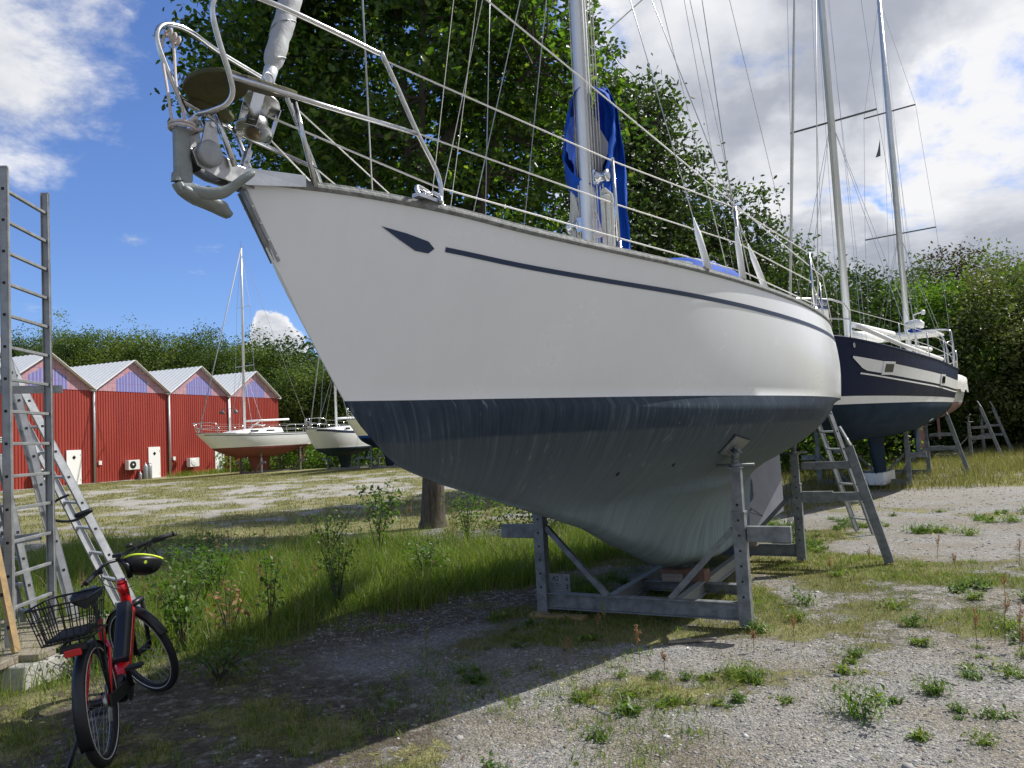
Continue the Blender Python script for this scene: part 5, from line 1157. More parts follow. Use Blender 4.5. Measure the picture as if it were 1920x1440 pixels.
q = MB(); q.lathe(bb-Vector((.06, 0, 0)), (1, 0, 0), [(0, .06), (.015, .085), (.10, .085), (.12, .06)], 22); q.build('motor', 'black_plastic', bk)
q = MB(); q.tube([sl+Vector((0, -.02, .1)), sl+Vector((0, -.075, .27))], .0145, 10); q.build('seat_post', 'black_plastic', bk)
P = []
for y, w_, h in [(-.15, .03, -.02), (-.14, .075, 0), (-.09, .092, .012), (-.03, .075, .012), (.03, .042, .008), (.09, .026, .004), (.125, .014, -.005)]:
    P.append([(w_*math.cos(a), .215+y, .945+h+.032*math.sin(a)*(1 if math.sin(a) > 0 else 1.3)) for a in [2*PI*j/16 for j in range(16)]])
q = MB(); q.grid(P, closed=True); q.add(P[0], [tuple(range(16))]); q.add(P[-1], [tuple(range(16))]); q.build('saddle', 'black_plastic', bk)
# fork, stem, bars (all turned with the steering)
q = MB()
for sg in (1, -1): q.tube([stp((sg*.055, .975+.06, .70)), stp((sg*.06, WB, WR))], .016, 10)
q.tube([stp((-.06, 1.035, .71)), stp((.06, 1.035, .71))], .024, 10); q.build('fork', 'black_plastic', bk)
q = MB(); q.tube([stp(tuple(ht+sa*.02)), stp(tuple(ht+sa*.11)), stp(tuple(ht+sa*.14+Vector((0, .06, .02))))], .019, 10); q.build('stem', 'black_plastic', bk)
hc = ht+sa*.14+Vector((0, .06, .02)); bar = [hc+Vector((x, y, z)) for x, y, z in ((-.34, -.15, .0), (-.22, -.09, .02), (-.10, -.015, .03), (0, 0, .01), (.10, -.015, .03), (.22, -.09, .02), (.34, -.15, 0))]
q = MB(); q.tube([stp(p) for p in crv(bar, 5)], .0115, 10); hb2 = q.build('handlebar', 'black_plastic', bk)
for sg in (1, -1):
    g0 = hc+Vector((sg*.345, -.152, .0)); g1 = hc+Vector((sg*.22, -.09, .02)); q = MB(); q.tube([stp(g0), stp(g1)], [.017, .0165], 12); q.lathe(stp(g0), stp(g0)-stp(g1), [(0, .019), (.008, .019), (.012, .012)], 12); q.build('grip', 'rubber', hb2)
    q = MB(); l0 = hc+Vector((sg*.20, -.07, .01)); q.tube(crv([stp(l0), stp(l0+Vector((sg*.03, .045, -.01))), stp(l0+Vector((sg*.14, .01, -.03)))], 4), .006, 7); q.box(stp(l0), (.035, .035, .03)); q.build('brake_lever', 'black_plastic', hb2)
q = MB(); q.box(stp(hc+Vector((.0, .0, .04))), (.06, .045, .025)); q.build('display', 'black_plastic', bk, bevel=.004)
q = MB(); q.lathe(stp(hc+Vector((.09, -.02, .05))), (0, 0, 1), [(0, .022), (.02, .026), (.03, .01)], 14); q.build('bell', 'black_plastic', bk)
q = MB()
for k, (a, b_) in enumerate([((-.20, -.07, .01), (.02, -.02, -.12)), ((.20, -.07, .01), (-.02, -.02, -.14)), ((.17, -.06, .0), (.03, .0, -.17)), ((-.17, -.06, 0), (.0, -.01, -.2))]):
    A = hc+Vector(a); B = hc+Vector(b_); q.tube(crv([stp(A), stp(A.lerp(B, .3)+Vector((0, .09+.02*k, -.03))), stp(A.lerp(B, .7)+Vector((0, .10, -.05))), stp(B)], 6), .003, 5)
q.build('cables', 'black_plastic', bk)
# crank, pedals, chain guard, stand
q = MB(); q.bar(bb+Vector((.085, 0, 0)), bb+Vector((.095, -.10, .135)), .014, .026, up=(1, 0, 0)); q.bar(bb+Vector((-.085, 0, 0)), bb+Vector((-.095, .10, -.135)), .014, .026, up=(1, 0, 0)); q.build('crank', 'black_plastic', bk)
for c_ in (bb+Vector((.14, -.10, .135)), bb+Vector((-.14, .10, -.135))): MB().box(c_, (.09, .085, .022)).build('pedal', 'rubber', bk, bevel=.004)
q = MB(); q.bar(bb+Vector((.07, .03, .01)), Vector((.07, -.02, WR+.0)), .012, .075, up=(0, 0, 1)); q.lathe(bb+Vector((.066, 0, 0)), (1, 0, 0), [(0, .09), (.006, .09)], 24); q.build('chain_guard', 'black_plastic', bk, bevel=.003)
q = MB(); q.lathe((.035, 0, WR), (1, 0, 0), [(0, .045), (.004, .05), (.02, .035)], 18); q.bar((.06, -.02, WR-.03), (.055, -.03, WR-.11), .012, .02); q.build('gear_cassette', 'steel_dull', bk)
q = MB(); q.bar((-.07, .02, .32), (-.20, -.14, .0), .014, .022); q.box((-.2, -.15, .012), (.03, .07, .02)); q.build('kickstand', 'black_plastic', bk)
# rack, basket, reflector
q = MB()
for sg in (1, -1):
    q.tube([(sg*.06, .20, .745), (sg*.06, -.26, .755)], .006, 7); q.tube([(sg*.07, .0, WR+.01), (sg*.062, -.10, .75)], .006, 7); q.tube([(sg*.07, .0, WR+.01), (sg*.062, .08, .75)], .006, 7)
for y in (-.26, -.12, .04, .18): q.tube([(-.06, y, .752), (.06, y, .75)], .005, 6)
q.build('rack', 'black_plastic', bk)
q = MB(); q.box((0, -.285, .715), (.085, .022, .038)); q.build('rear_reflector', 'red_lens', bk, bevel=.005); MB().box((0, -.265, .735), (.13, .03, .03)).build('reflector_bracket', 'black_plastic', bk)
q = MB(); bz0, bz1 = .775, .985; b0_, b1_ = (.115, -.25, .06), (.15, -.29, .09)
def bp(u, v, z):       # u, v in -1..1 around the tapered basket
    f = (z-bz0)/(bz1-bz0); hx = b0_[0]+(b1_[0]-b0_[0])*f; y0 = b0_[1]+(b1_[1]-b0_[1])*f; y1 = b0_[2]+(b1_[2]-b0_[2])*f; return Vector((u*hx-.04, (y0+y1)/2+v*(y1-y0)/2, z))
for z, r_ in ((bz0, .004), (bz0+.07, .0028), (bz0+.14, .0028), (bz1, .006)):
    q.tube([bp(-1, -1, z), bp(1, -1, z), bp(1, 1, z), bp(-1, 1, z), bp(-1, -1, z)], r_, 6)
for k in range(8):
    u = -1+2*k/7
    for v in (-1, 1): q.tube([bp(u, v, bz0), bp(u, v, bz1)], .0034, 5)
    q.tube([bp(u, -1, bz0), bp(u, 1, bz0)], .0025, 5)
for k in range(1, 8):
    v = -1+.25*k
    for u in (-1, 1): q.tube([bp(u, v, bz0), bp(u, v, bz1)], .0034, 5)
    q.tube([bp(-1, v, bz0), bp(1, v, bz0)], .0025, 5)
q.build('basket', 'black_plastic', bk)
q = MB(); q.box((-.04, -.09, .788), (.20, .26, .02)); q.build('basket_liner', 'rubber', bk, bevel=.01)
# helmet hanging from the right grip
hp = bk.matrix_basis @ stp(hc+Vector((.13, -.02, -.09)))
hm = thing('helmet', 'black bicycle helmet with a yellow rim hanging on the handlebar', 'helmet', tuple(hp)); hm.rotation_euler = (R(-14), R(12), R(58))
P = []
for i in range(9):
    ph_2 = PI/2*i/8; P.append([(.135*math.cos(a)*math.cos(ph_2)**.8, .098*math.sin(a)*math.cos(ph_2)**.8, .02-.105*math.sin(ph_2)) for a in [2*PI*j/26 for j in range(26)]])
q = MB(); q.grid(P, closed=True); q.build('shell', 'black_plastic', hm, solid=.012)
q = MB(); q.tube([(.137*math.cos(a), .10*math.sin(a), .026+.008*math.sin(2*a)) for a in [2*PI*j/30 for j in range(31)]], .0075, 8); q.build('rim', 'yellow_hv', hm)
for k in range(9):
    a = 2*PI*k/9+.2; ph_2 = R(22+(k % 2)*26); c_ = Vector((.137*math.cos(a)*math.cos(ph_2)**.8, .10*math.sin(a)*math.cos(ph_2)**.8, .02-.108*math.sin(ph_2))); n_ = Vector((math.cos(a)*.7, math.sin(a), -math.sin(ph_2))).normalized()
    q = MB(); q.lathe(c_, n_, [(0, .013), (.004, .010)], 10); q.build('vent', 'dark_hole' if k % 3 else 'yellow_hv', hm)
q = MB(); q.tube(crv([(.09, .07, .03), (.03, .03, .13), (-.06, .0, .14), (-.09, -.07, .03)], 5), .005, 5); q.tube(crv([(.08, -.07, .03), (.0, -.02, .12), (-.07, .06, .03)], 5), .005, 5); q.build('strap', 'black_plastic', hm)
# ------------------------------------------------------------------ vegetation
def unit(n, r): v = r.normal(size=(n, 3)); return v/np.linalg.norm(v, axis=1, keepdims=True)
def leaves(P, size, r, up=.35, wid=.55, fold=.22, lobed=False):
    """folded leaf blades at points P; returns V, F"""
    n = len(P); d = unit(n, r); d[:, 2] = d[:, 2]*.7-.15; d /= np.linalg.norm(d, axis=1, keepdims=True)
    nn = unit(n, r); nn[:, 2] += up*2.2; s = np.cross(d, nn); s /= np.linalg.norm(s, axis=1, keepdims=True)+1e-9; nn = np.cross(s, d)
    L = (size*r.uniform(.65, 1.25, n))[:, None]; W = L*wid
    if not lobed:
        v = np.stack([P, P+d*L*.45+s*W*.5+nn*L*fold*.5, P+d*L, P+d*L*.45-s*W*.5+nn*L*fold*.5], 1)
        b = np.arange(n)[:, None]*4; F = np.concatenate([b+[0, 1, 2], b+[0, 2, 3]]); return v.reshape(-1, 3), F
    ts = [(0, .0), (.22, .34), (.36, .22), (.55, .50), (.68, .28), (.84, .34), (1, 0)]
    rows = [P+d*L*t for t, w_ in ts]; lt = [P+d*L*t+s*W*w_+nn*L*fold*w_ for t, w_ in ts]; rt = [P+d*L*t-s*W*w_+nn*L*fold*w_ for t, w_ in ts]
    v = np.stack([P]+lt[1:-1]+[rows[-1]]+rt[1:-1][::-1], 1); k = v.shape[1]; b = np.arange(n)[:, None]*k
    m = 6; F = []
    # fan over the midrib between base and tip
    for i in range(1, m): F.append(b+[0, i, i+1])
    for i in range(m, k-1): F.append(b+[0, i, i+1])
    F.append(b+[0, k-1, 0][:2]+[0]) if False else None
    return v.reshape(-1, 3), np.concatenate(F)
def crown_points(c, rad_, ncl, per, clr, r, lump=.20, hollow=.55, cut=None, carve=.30):
    d = unit(ncl*2, r); ph = r.uniform(0, 6.28, 6)
    l = 1+lump*(np.sin(d[:, 0]*4+ph[0])*np.sin(d[:, 1]*4+ph[1])+.7*np.sin(d[:, 2]*6+ph[2])*np.sin(d[:, 0]*7+ph[3])+.5*np.sin(d[:, 1]*11+ph[4])*np.sin(d[:, 2]*9+ph[5]))
    rr_ = (hollow+(1-hollow)*r.uniform(0, 1, ncl*2)**.55)*l; Q = np.array(c)+d*rr_[:, None]*np.array(rad_)
    # carve pockets so that sky and shade show between the masses
    g = .6*vnoise(Q[:, 0]+Q[:, 2]*.6, Q[:, 1]+Q[:, 2]*.8, rad_[0]*.26, int(ph[0]*10))+.4*vnoise(Q[:, 0]-Q[:, 2]*.7, Q[:, 1]*.9-Q[:, 2]*.5, rad_[0]*.13, int(ph[1]*10)); Q = Q[g > carve]
    if cut is not None: Q = Q[cut(Q)]
    Q = Q[:ncl]; o = r.normal(size=(len(Q), per, 3))*clr*np.array([1, 1, .62]); return Q, (Q[:, None, :]+o).reshape(-1, 3)
def limbs(name, base, c, rad_, trunk_r, Q, par, r, n_l=7, twigs=120, mt='bark', fork=.35):
    base = Vector(base); c = Vector(c); q = MB(); tpz = c.z+rad_[2]*.25
    pts = [base+Vector((0, 0, -.1)), base+Vector((.02, 0, .35)), base.lerp(Vector((c.x, c.y, tpz)), fork*.5)+Vector((.1, .05, 0)), base.lerp(Vector((c.x, c.y, tpz)), fork), base.lerp(Vector((c.x, c.y, tpz)), .7), Vector((c.x, c.y, tpz))]
    C = crv(pts, 4); k = len(C); q.tube(C, [trunk_r*(1.35 if i == 0 else 1.12 if i < 3 else 1)*(1-.85*i/(k-1)) for i in range(k)], 14); q.build('trunk', mt, par, world=True)
    q = MB(); nodes = []
    for i in range(n_l):
        a = 2*PI*i/n_l+r.uniform(-.4, .4); st_ = C[int(k*r.uniform(.35, .8))]; el_ = r.uniform(-.05, .8)
        e = c+Vector((math.cos(a)*rad_[0]*.75, math.sin(a)*rad_[1]*.75, rad_[2]*(el_-.25)))
        p_ = crv([st_, st_.lerp(e, .4)+Vector((0, 0, rad_[2]*.12)), st_.lerp(e, .75)+Vector((r.uniform(-.3, .3), r.uniform(-.3, .3), .2)), e], 4); nodes += p_
        q.tube(p_, [trunk_r*.42*(1-.85*j/(len(p_)-1)) for j in range(len(p_))], 8)
    nodes += C[k//3:]
    N_ = np.array([tuple(v) for v in nodes])
    for j in r.choice(len(Q), min(twigs, len(Q)), replace=False):
        p = Q[j]; i = int(np.argmin(((N_-p)**2).sum(1))); s_ = Vector(N_[i]); e = Vector(p); mid = s_.lerp(e, .5)+Vector(tuple(r.normal(size=3)*.15))
        q.tube([s_, mid, e], [trunk_r*.10, trunk_r*.065, trunk_r*.02], 5, cap=False)
    q.build('branches', 'branch', par, world=True)
def tree(name, label, cat, base, c, rad_, ncl, per, clr, lsize, lm, trunk_r=.2, seed=1, group=None, twigs=100, cut=None, lump=.2, lobed=False, hollow=.5, up=.35, n_l=7, wid=.55, carve=.30):
    r = np.random.default_rng(seed); t_ = thing(name, label, cat, tuple(base), 0, group)
    Q, P = crown_points(c, rad_, ncl, per, clr, r, lump, hollow, cut, carve); V, F = leaves(P, lsize, r, lobed=lobed, up=up, wid=wid)
    npmesh('crown', V-np.array(base), F, lm, t_); limbs(name, base, c, rad_, trunk_r, Q, t_, r, twigs=twigs, n_l=n_l); return t_
# the big oak behind the bow: its crown hangs over the whole upper left of the boat
def cut_oak(Q):      # lower edge rises to the left, gap of sky beside the mast
    zlow = np.interp(Q[:, 0], [-7, -5.5, -4, -2.5, -1, .5, 2, 3.5], [9.2, 8.2, 7.0, 5.9, 5.2, 5.0, 5.0, 5.4]); return Q[:, 2] > zlow
tree('oak_tree', 'big dark oak tree behind the bow, its furrowed trunk in tall grass', 'tree', (-1.75, 15.7, 0), (-1.95, 15.6, 9.6), (4.5, 3.8, 4.9), 2500, 28, .19, .155, 'leaf_oak', .30, 3, twigs=420, cut=cut_oak, lump=.13, lobed=True, hollow=.30, up=.25, wid=.62, carve=.465)
def cut_b(Q): return Q[:, 2] > 2.6
tree('oak_tree', 'thinner oak tree showing between the nearest mast and its shrouds', 'tree', (4.3, 24.0, 0), (3.7, 24.0, 8.6), (2.4, 2.4, 4.7), 900, 30, .25, .18, 'leaf_mid', .2, 5, group=None, twigs=260, cut=cut_b, lump=.30, up=.2, carve=.38, lobed=True)
tree('oak_tree', 'broad mid-green oak tree behind the shrouds of the nearest boat', 'tree', (7.0, 26.5, 0), (6.8, 26.5, 5.3), (3.8, 3, 4.3), 1700, 30, .26, .165, 'leaf_mid', .2, 6, twigs=220, lump=.20, up=.2, carve=.34, lobed=True)
tree('oak_tree', 'low dark tree filling the gap left of the main navy mast', 'tree', (10.6, 30, 0), (10.8, 30, 4.4), (3.0, 3, 4.0), 1200, 24, .40, .20, 'leaf_darkwood', .2, 8, twigs=120, lump=.2)
tree('bush', 'dark green bush seen low between the rudder and the ladder', 'bush', (9.6, 24.8, 0), (9.6, 25.5, 1.6), (3.4, 1.8, 1.9), 420, 22, .32, .15, 'leaf_bright', .05, 9, twigs=30, hollow=.2)
tree('bush', 'bramble bush below the hull behind the oak trunk', 'bush', (1.0, 14.6, 0), (1.1, 14.9, .55), (2.2, 1.3, .85), 330, 22, .16, .075, 'weed_leaf', .02, 10, twigs=40, hollow=.2)
# right-hand wood
for i, (lb_, x, y, h, rx, lm_) in enumerate([
    ('dark tree at the wood edge right behind the two masts of the navy boat', 17.0, 38, 8.4, 3.6, 'leaf_darkwood'),
    ('bright green ash tree right of the second navy boat mast', 20.2, 37.0, 8.0, 3.5, 'leaf_bright'),
    ('tall copper-tinted tree top against the clouds on the right', 24.8, 44, 9.9, 4.2, 'leaf_copper'),
    ('olive green bushy tree above the tarpaulin-covered boat', 23.0, 35.0, 7.6, 3.9, 'leaf_olive'),
    ('bright green tree at the right edge behind the olive one', 28.5, 41.0, 8.9, 4.2, 'leaf_bright'),
    ('dark tree at the right edge of the yard reaching down to the ground', 25.8, 33.8, 6.6, 3.4, 'leaf_darkwood'),
    ('mid-green tree between the dark one and the copper-tinted one', 21.8, 42.5, 9.2, 4.2, 'leaf_far'),
    ('tall green tree far right behind everything', 31.0, 46, 10.8, 4.6, 'leaf_far')]):
    tree('woodland_tree', lb_, 'tree', (x, y, .1), (x, y, h*.52), (rx, rx*.85, h*.52), 1250, 22, .42, .21, lm_, .22, 30+i, twigs=70, lump=.2, group='trees at the right edge of the yard', hollow=.62)
# undergrowth along the right wood edge and left background
def mass(name, label, cat, blobs, per, lsize, lm, seed, kind='stuff'):
    r = np.random.default_rng(seed); Vs = []; Fs = []; o = 0
    for (x, y, z, rx, ry, rz_, n_) in blobs:
        Q, P = crown_points((x, y, z), (rx, ry, rz_), n_, per, lsize*1.9, r, .2, .6); P[:, 2] = np.maximum(P[:, 2], .1); V, F = leaves(P, lsize, r); Vs.append(V); Fs.append(F+o); o += len(V)
    m_ = npmesh(name, np.concatenate(Vs), np.concatenate(Fs), lm); return tag(m_, label, cat, kind=kind)
r0 = np.random.default_rng(55)
mass('undergrowth', 'dark undergrowth along the foot of the right-hand wood', 'undergrowth', [(x, 33.5+.28*(x-14)+r0.uniform(-.6, .6), r0.uniform(1.0, 1.6), 1.9, 1.4, r0.uniform(1.6, 2.4), 170) for x in np.arange(11, 34, 1.7)], 20, .15, 'leaf_darkwood', 61)
mass('undergrowth', 'light green scrub at the foot of the left-hand wood', 'undergrowth', [(x, 60+r0.uniform(-1, 1)-.35*(x+20), r0.uniform(.8, 1.3), 2.2, 1.5, r0.uniform(1.2, 2.0), 90) for x in np.arange(-21, 6, 2.0)], 18, .26, 'leaf_bright', 62)
bl_ = []
for i in range(46):
    px_i = -40+i*17+r0.uniform(-8, 8); Y = r0.uniform(86, 98) if px_i < 560 else r0.uniform(72, 80); x = (px_i-960)/1442*Y
    top = np.interp(px_i, [-40, 60, 180, 300, 380, 500, 600, 740], [640, 628, 612, 622, 632, 648, 668, 690])+r0.uniform(-14, 26); hz = 818+.053*(960-px_i)
    zt = 1.75+(hz-top)/1442*Y; rz_ = zt*.5
    bl_.append((x, Y, zt*.52, r0.uniform(3.2, 5.6), 3.6, rz_*.92, 560))
mass('woodland', 'dense green wood rising behind the red boathouses', 'woodland', [b_ for i, b_ in enumerate(bl_) if i % 3], 24, .27, 'leaf_far', 63)
mass('woodland', 'darker crowns among the wood behind the red boathouses', 'woodland', bl_[::3], 24, .27, 'leaf_darkwood', 65)
bl2 = [(x, 95+r0.uniform(-4, 4), 7, 7, 5, 7.5, 420) for x in np.arange(-60, 60, 7.)]
mass('woodland', 'distant dark tree line closing the yard behind the boats', 'woodland', bl2, 14, .55, 'leaf_darkwood', 64)
# ---------------------------------------------------------------- grass
def blades(P, h, w_, r, lean=.35, seg=3):
    n = len(P); a = r.uniform(0, 2*PI, n); d = np.stack([np.cos(a), np.sin(a), np.zeros(n)], 1); b = r.uniform(0, 2*PI, n); s = np.stack([np.cos(b), np.sin(b), np.zeros(n)], 1)
    H_ = (h*r.uniform(.45, 1.15, n))[:, None]; ln = (lean*r.uniform(.2, 1.6, n))[:, None]; W = (w_*r.uniform(.6, 1.3, n))[:, None]; vs = []
    for k in range(seg):
        t = k/seg; c = P+d*H_*ln*t*t+np.array([0, 0, 1.])*H_*t*(1-.25*ln*t); vs += [c-s*W*(1-t*.6), c+s*W*(1-t*.6)]
    vs.append(P+d*H_*ln+np.array([0, 0, 1.])*H_*(1-.25*ln)); V = np.stack(vs, 1); m_ = V.shape[1]; base = np.arange(n)[:, None]*m_; F = []
    for k in range(seg-1): F += [base+[2*k, 2*k+1, 2*k+3], base+[2*k, 2*k+3, 2*k+2]]
    F.append(base+[2*seg-2, 2*seg-1, 2*seg]); return V.reshape(-1, 3), np.concatenate(F)
def scatter(n, x0, x1, y0, y1, prob, r):
    x = r.uniform(x0, x1, n); y = r.uniform(y0, y1, n); k = r.uniform(0, 1, n) < prob(x, y); x, y = x[k], y[k]; return np.stack([x, y, gz(x, y)], 1)
rg = np.random.default_rng(77)
def tuft(C, per, spread, r): P = np.repeat(C, per, 0)+r.normal(size=(len(C)*per, 3))*np.array([spread, spread, 0]); return P
def inview(x, y): return (np.abs(x/np.maximum(y, .1)) < .74)
C = scatter(26000, -9, 5, 4.2, 17.5, lambda x, y: inview(x, y)*strip(x, y)*(.55+.45*vnoise(x, y, .5, 4)), rg)
P = tuft(C, 7, .06, rg); V, F = blades(P, .27, .0035, rg, .55); tag(npmesh('tall_grass', V, F, 'grass_green'), 'tall green grass in a band behind the cradle', 'grass', kind='stuff')
P = tuft(C[::6], 4, .09, rg); V, F = blades(P, .46, .0026, rg, .4); tag(npmesh('tall_grass', V, F, 'grass_dry'), 'straw-coloured seed stalks rising out of the tall green grass', 'grass', kind='stuff')
hk = fbm(C[:, 0], C[:, 1], 1.3, 15) > .53; P = tuft(C[hk], 5, .07, rg); V, F = blades(P, .42, .003, rg, .5); tag(npmesh('tall_grass', V, F, 'grass_green'), 'tallest clumps of green grass by the oak trunk', 'grass', kind='stuff')
C = scatter(70000, -9, 14, 3.2, 13, lambda x, y: inview(x, y)*sst(veg(x, y), .40, .66)*(1-.85*strip(x, y)), rg)
P = tuft(C, 6, .035, rg); V, F = blades(P, .055, .0022, rg, .8, 2); kk = 'grass_dry'; tag(npmesh('short_grass', V, F, kk), 'short dry grass growing in patches on the gravel', 'grass', kind='stuff')
C = scatter(30000, -7, 14, 3.4, 12, lambda x, y: inview(x, y)*sst(veg(x, y), .48, .72)*(1-.85*strip(x, y))*sst(fbm(x, y, .8, 31), .45, .62), rg)
P = tuft(C, 7, .04, rg); V, F = blades(P, .075, .003, rg, .9, 2); tag(npmesh('short_grass', V, F, 'grass_green'), 'small fresh green tufts on the gravel', 'grass', kind='stuff')
C = scatter(60000, -30, 22, 13, 50, lambda x, y: inview(x, y)*sst(veg(x, y), .45, .7)*(1-.8*strip(x, y)), rg)
P = tuft(C, 4, .12, rg); V, F = blades(P, .10, .007, rg, .7, 2); tag(npmesh('dry_grass', V, F, 'grass_dry'), 'dry yellowish grass of the field and the yard edge', 'grass', kind='stuff')
C = scatter(9000, 5, 24, 18, 34, lambda x, y: inview(x, y)*(.3+.7*vnoise(x, y, 1.2, 3)), rg)
P = tuft(C, 7, .12, rg); V, F = blades(P, .34, .006, rg, .5, 2); tag(npmesh('tall_grass', V, F, 'grass_dry'), 'long yellowing grass under the boats on the right', 'grass', kind='stuff')
C = scatter(1500, -24, -12, 47.5, 60, lambda x, y: sst(x*.9368-y*.35-(P0.x*.9368-P0.y*.35), .1, .5)*(1-sst(x*.9368-y*.35-(P0.x*.9368-P0.y*.35), 1.0, 1.8)), rg)
P = tuft(C, 10, .2, rg); V, F = blades(P, .5, .012, rg, .5, 2); tag(npmesh('tall_grass', V, F, 'grass_green'), 'weedy grass at the foot of the boathouse walls', 'grass', kind='stuff')
C = scatter(15000, -5, 7, 3.3, 9, lambda x, y: inview(x, y)*(.25+.75*sst(fbm(x, y, .9, 91), .40, .6))*(1-.5*sst(x-.2*y, .3, 2)), rg)
P = tuft(C, 2, .03, rg); V, F = blades(P, .045, .0018, rg, 1.6, 2); tag(npmesh('dry_straw', V, F, 'grass_dry'), 'dry straws and tiny stalks lying over dirt and gravel', 'dry grass', kind='stuff')
C = scatter(2600, -5, 1.0, 3.4, 7.5, lambda x, y: inview(x, y)*sst(fbm(x, y, .7, 95), .50, .62), rg)
P = tuft(C, 9, .035, rg); V, F = blades(P, .07, .0028, rg, .9, 2); tag(npmesh('short_grass', V, F, 'grass_green'), 'thin green grass in the shaded dirt by the bicycle', 'grass', kind='stuff')
LP2 = scatter(1500, -5, 7, 3.4, 9.5, lambda x, y: inview(x, y)*sst(fbm(x, y, 1.1, 141), .42, .6), rg); LP2[:, 2] += .006
V, F = leaves(LP2, .026, rg, up=2.5, wid=.6); tag(npmesh('leaf_litter', V, F, 'dead_leaf'), 'small dry brown leaves strewn over the gravel', 'fallen leaves', kind='stuff')
# stones
def stones(C, s0, s1, r):
    n = len(C); phi = (1+5**.5)/2; ico = np.array([(-1, phi, 0), (1, phi, 0), (-1, -phi, 0), (1, -phi, 0), (0, -1, phi), (0, 1, phi), (0, -1, -phi), (0, 1, -phi), (phi, 0, -1), (phi, 0, 1), (-phi, 0, -1), (-phi, 0, 1)])/1.9
    fc = np.array([(0, 11, 5), (0, 5, 1), (0, 1, 7), (0, 7, 10), (0, 10, 11), (1, 5, 9), (5, 11, 4), (11, 10, 2), (10, 7, 6), (7, 1, 8), (3, 9, 4), (3, 4, 2), (3, 2, 6), (3, 6, 8), (3, 8, 9), (4, 9, 5), (2, 4, 11), (6, 2, 10), (8, 6, 7), (9, 8, 1)])
    s = s0*(s1/s0)**(r.uniform(0, 1, n)**2.2); sc3 = np.stack([s, s*r.uniform(.55, 1, n), s*r.uniform(.3, .6, n)], 1); a = r.uniform(0, 2*PI, n)
    v = ico[None]*sc3[:, None, :]*r.uniform(.8, 1.15, (n, 12, 1)); x = v[..., 0]*np.cos(a)[:, None]-v[..., 1]*np.sin(a)[:, None]; y = v[..., 0]*np.sin(a)[:, None]+v[..., 1]*np.cos(a)[:, None]
    V = np.stack([x, y, v[..., 2]], -1)+C[:, None, :]; F = fc[None]+np.arange(n)[:, None, None]*12; return V.reshape(-1, 3), F.reshape(-1, 3)
C = scatter(95000, -4, 9, 3.2, 9, lambda x, y: inview(x, y)*(1-sst(veg(x, y), .45, .7))*(1-.6*sst(y, 5.5, 9))*(.12+.88*sst(x+.75*(y-4.6), -.6, .8)), rg)
V, F = stones(C, .004, .017, rg); tag(npmesh('gravel_stones', V, F, 'stone'), 'loose grey and white pebbles lying on the gravel', 'gravel', kind='stuff')
C = scatter(9000, -2, 17, 8, 19, lambda x, y: inview(x, y)*(1-sst(veg(x, y), .4, .6)), rg)
V, F = stones(C, .010, .035, rg); tag(npmesh('gravel_stones', V, F, 'stone'), 'coarser pale pebbles on the gravel further back', 'gravel', kind='stuff')
C = scatter(420, -2, 9, 3.6, 10, lambda x, y: inview(x, y)*(1-sst(veg(x, y), .5, .7)), rg)
V, F = stones(C, .016, .042, rg); tag(npmesh('gravel_stones', V, F, 'stone'), 'scattered larger stones on the gravel', 'gravel', kind='stuff')
# ---------------------------------------------------------------- single weeds
def clump(name, label, x, y, R_, h, n_, ls, lm, seed, group=None, stalks=0):
    r = np.random.default_rng(seed); k = max(3, n_//16); cx = r.normal(size=(k, 2))*R_*.42; cz = r.uniform(.2, 1, k)*h
    i = r.integers(0, k, n_); u = r.uniform(0, 1, n_); P = np.stack([cx[i, 0]*u+r.normal(size=n_)*R_*.12, cx[i, 1]*u+r.normal(size=n_)*R_*.12, cz[i]*u*(1-.3*u)+r.uniform(0, .012, n_)], 1)
    V, F = leaves(P, ls, r, up=1.3, wid=.42); B, G_ = blades(np.stack([r.normal(size=n_//2)*R_*.3, r.normal(size=n_//2)*R_*.3, np.zeros(n_//2)], 1), h*1.3+.02, .0022, r, .9, 2)
    o = npmesh(name, np.concatenate([V, B]), np.concatenate([F, G_+len(V)]), lm); o.location = (x, y, float(gz(x, y))+.003); return tag(o, label, 'weed', group)
WG = 'weeds growing up through the gravel'; WL = 'low green leafy weed growing up through open gravel'
big_w = [(3.25, 6.55, .17, .10, 'bushy green weed with pale flowers, second in the cluster right of the cradle post'), (3.9, 6.3, .24, .13, 'broadest green weed clump, among the red sorrel stalks'), (2.95, 5.25, .13, .06, 'green weed alone on open gravel below the bushy ones'), (3.0, 6.05, .13, .08, 'dark green weed with a reddish centre on the middle of the gravel'),
 (3.55, 5.05, .15, .05, 'flat pale green mat of weed at the right edge of the gravel'), (2.2, 5.45, .14, .05, 'fresh green weed tuft in front of the right cradle post'), (1.3, 5.0, .13, .05, 'flat grassy weed in the middle foreground near the shadow edge'), (.35, 5.15, .16, .05, 'yellow-green weed spread along the edge of the boat shadow'),
 (2.65, 4.55, .12, .05, 'small round green weed close to the bottom edge on the right'), (2.1, 4.3, .11, .04, 'lowest green weed tuft nearest the camera'), (1.95, 6.6, .16, .13, 'upright leafy weed at the foot of the right cradle post'), (2.4, 6.95, .22, .15, 'tall leafy dock weed growing against the cradle side'), (2.7, 7.5, .22, .17, 'leafy weed with white flower heads beside the rear cradle beam'), (3.4, 7.2, .2, .11, 'wide green weed between the cradle and the splayed leg')]
protos = [clump('leafy_weed', lb_, x, y, R_, h, 110 if R_ > .15 else 70, .045, ('weed_leaf', 'grass_green')[i % 2], 100+i) for i, (x, y, R_, h, lb_) in enumerate(big_w)]
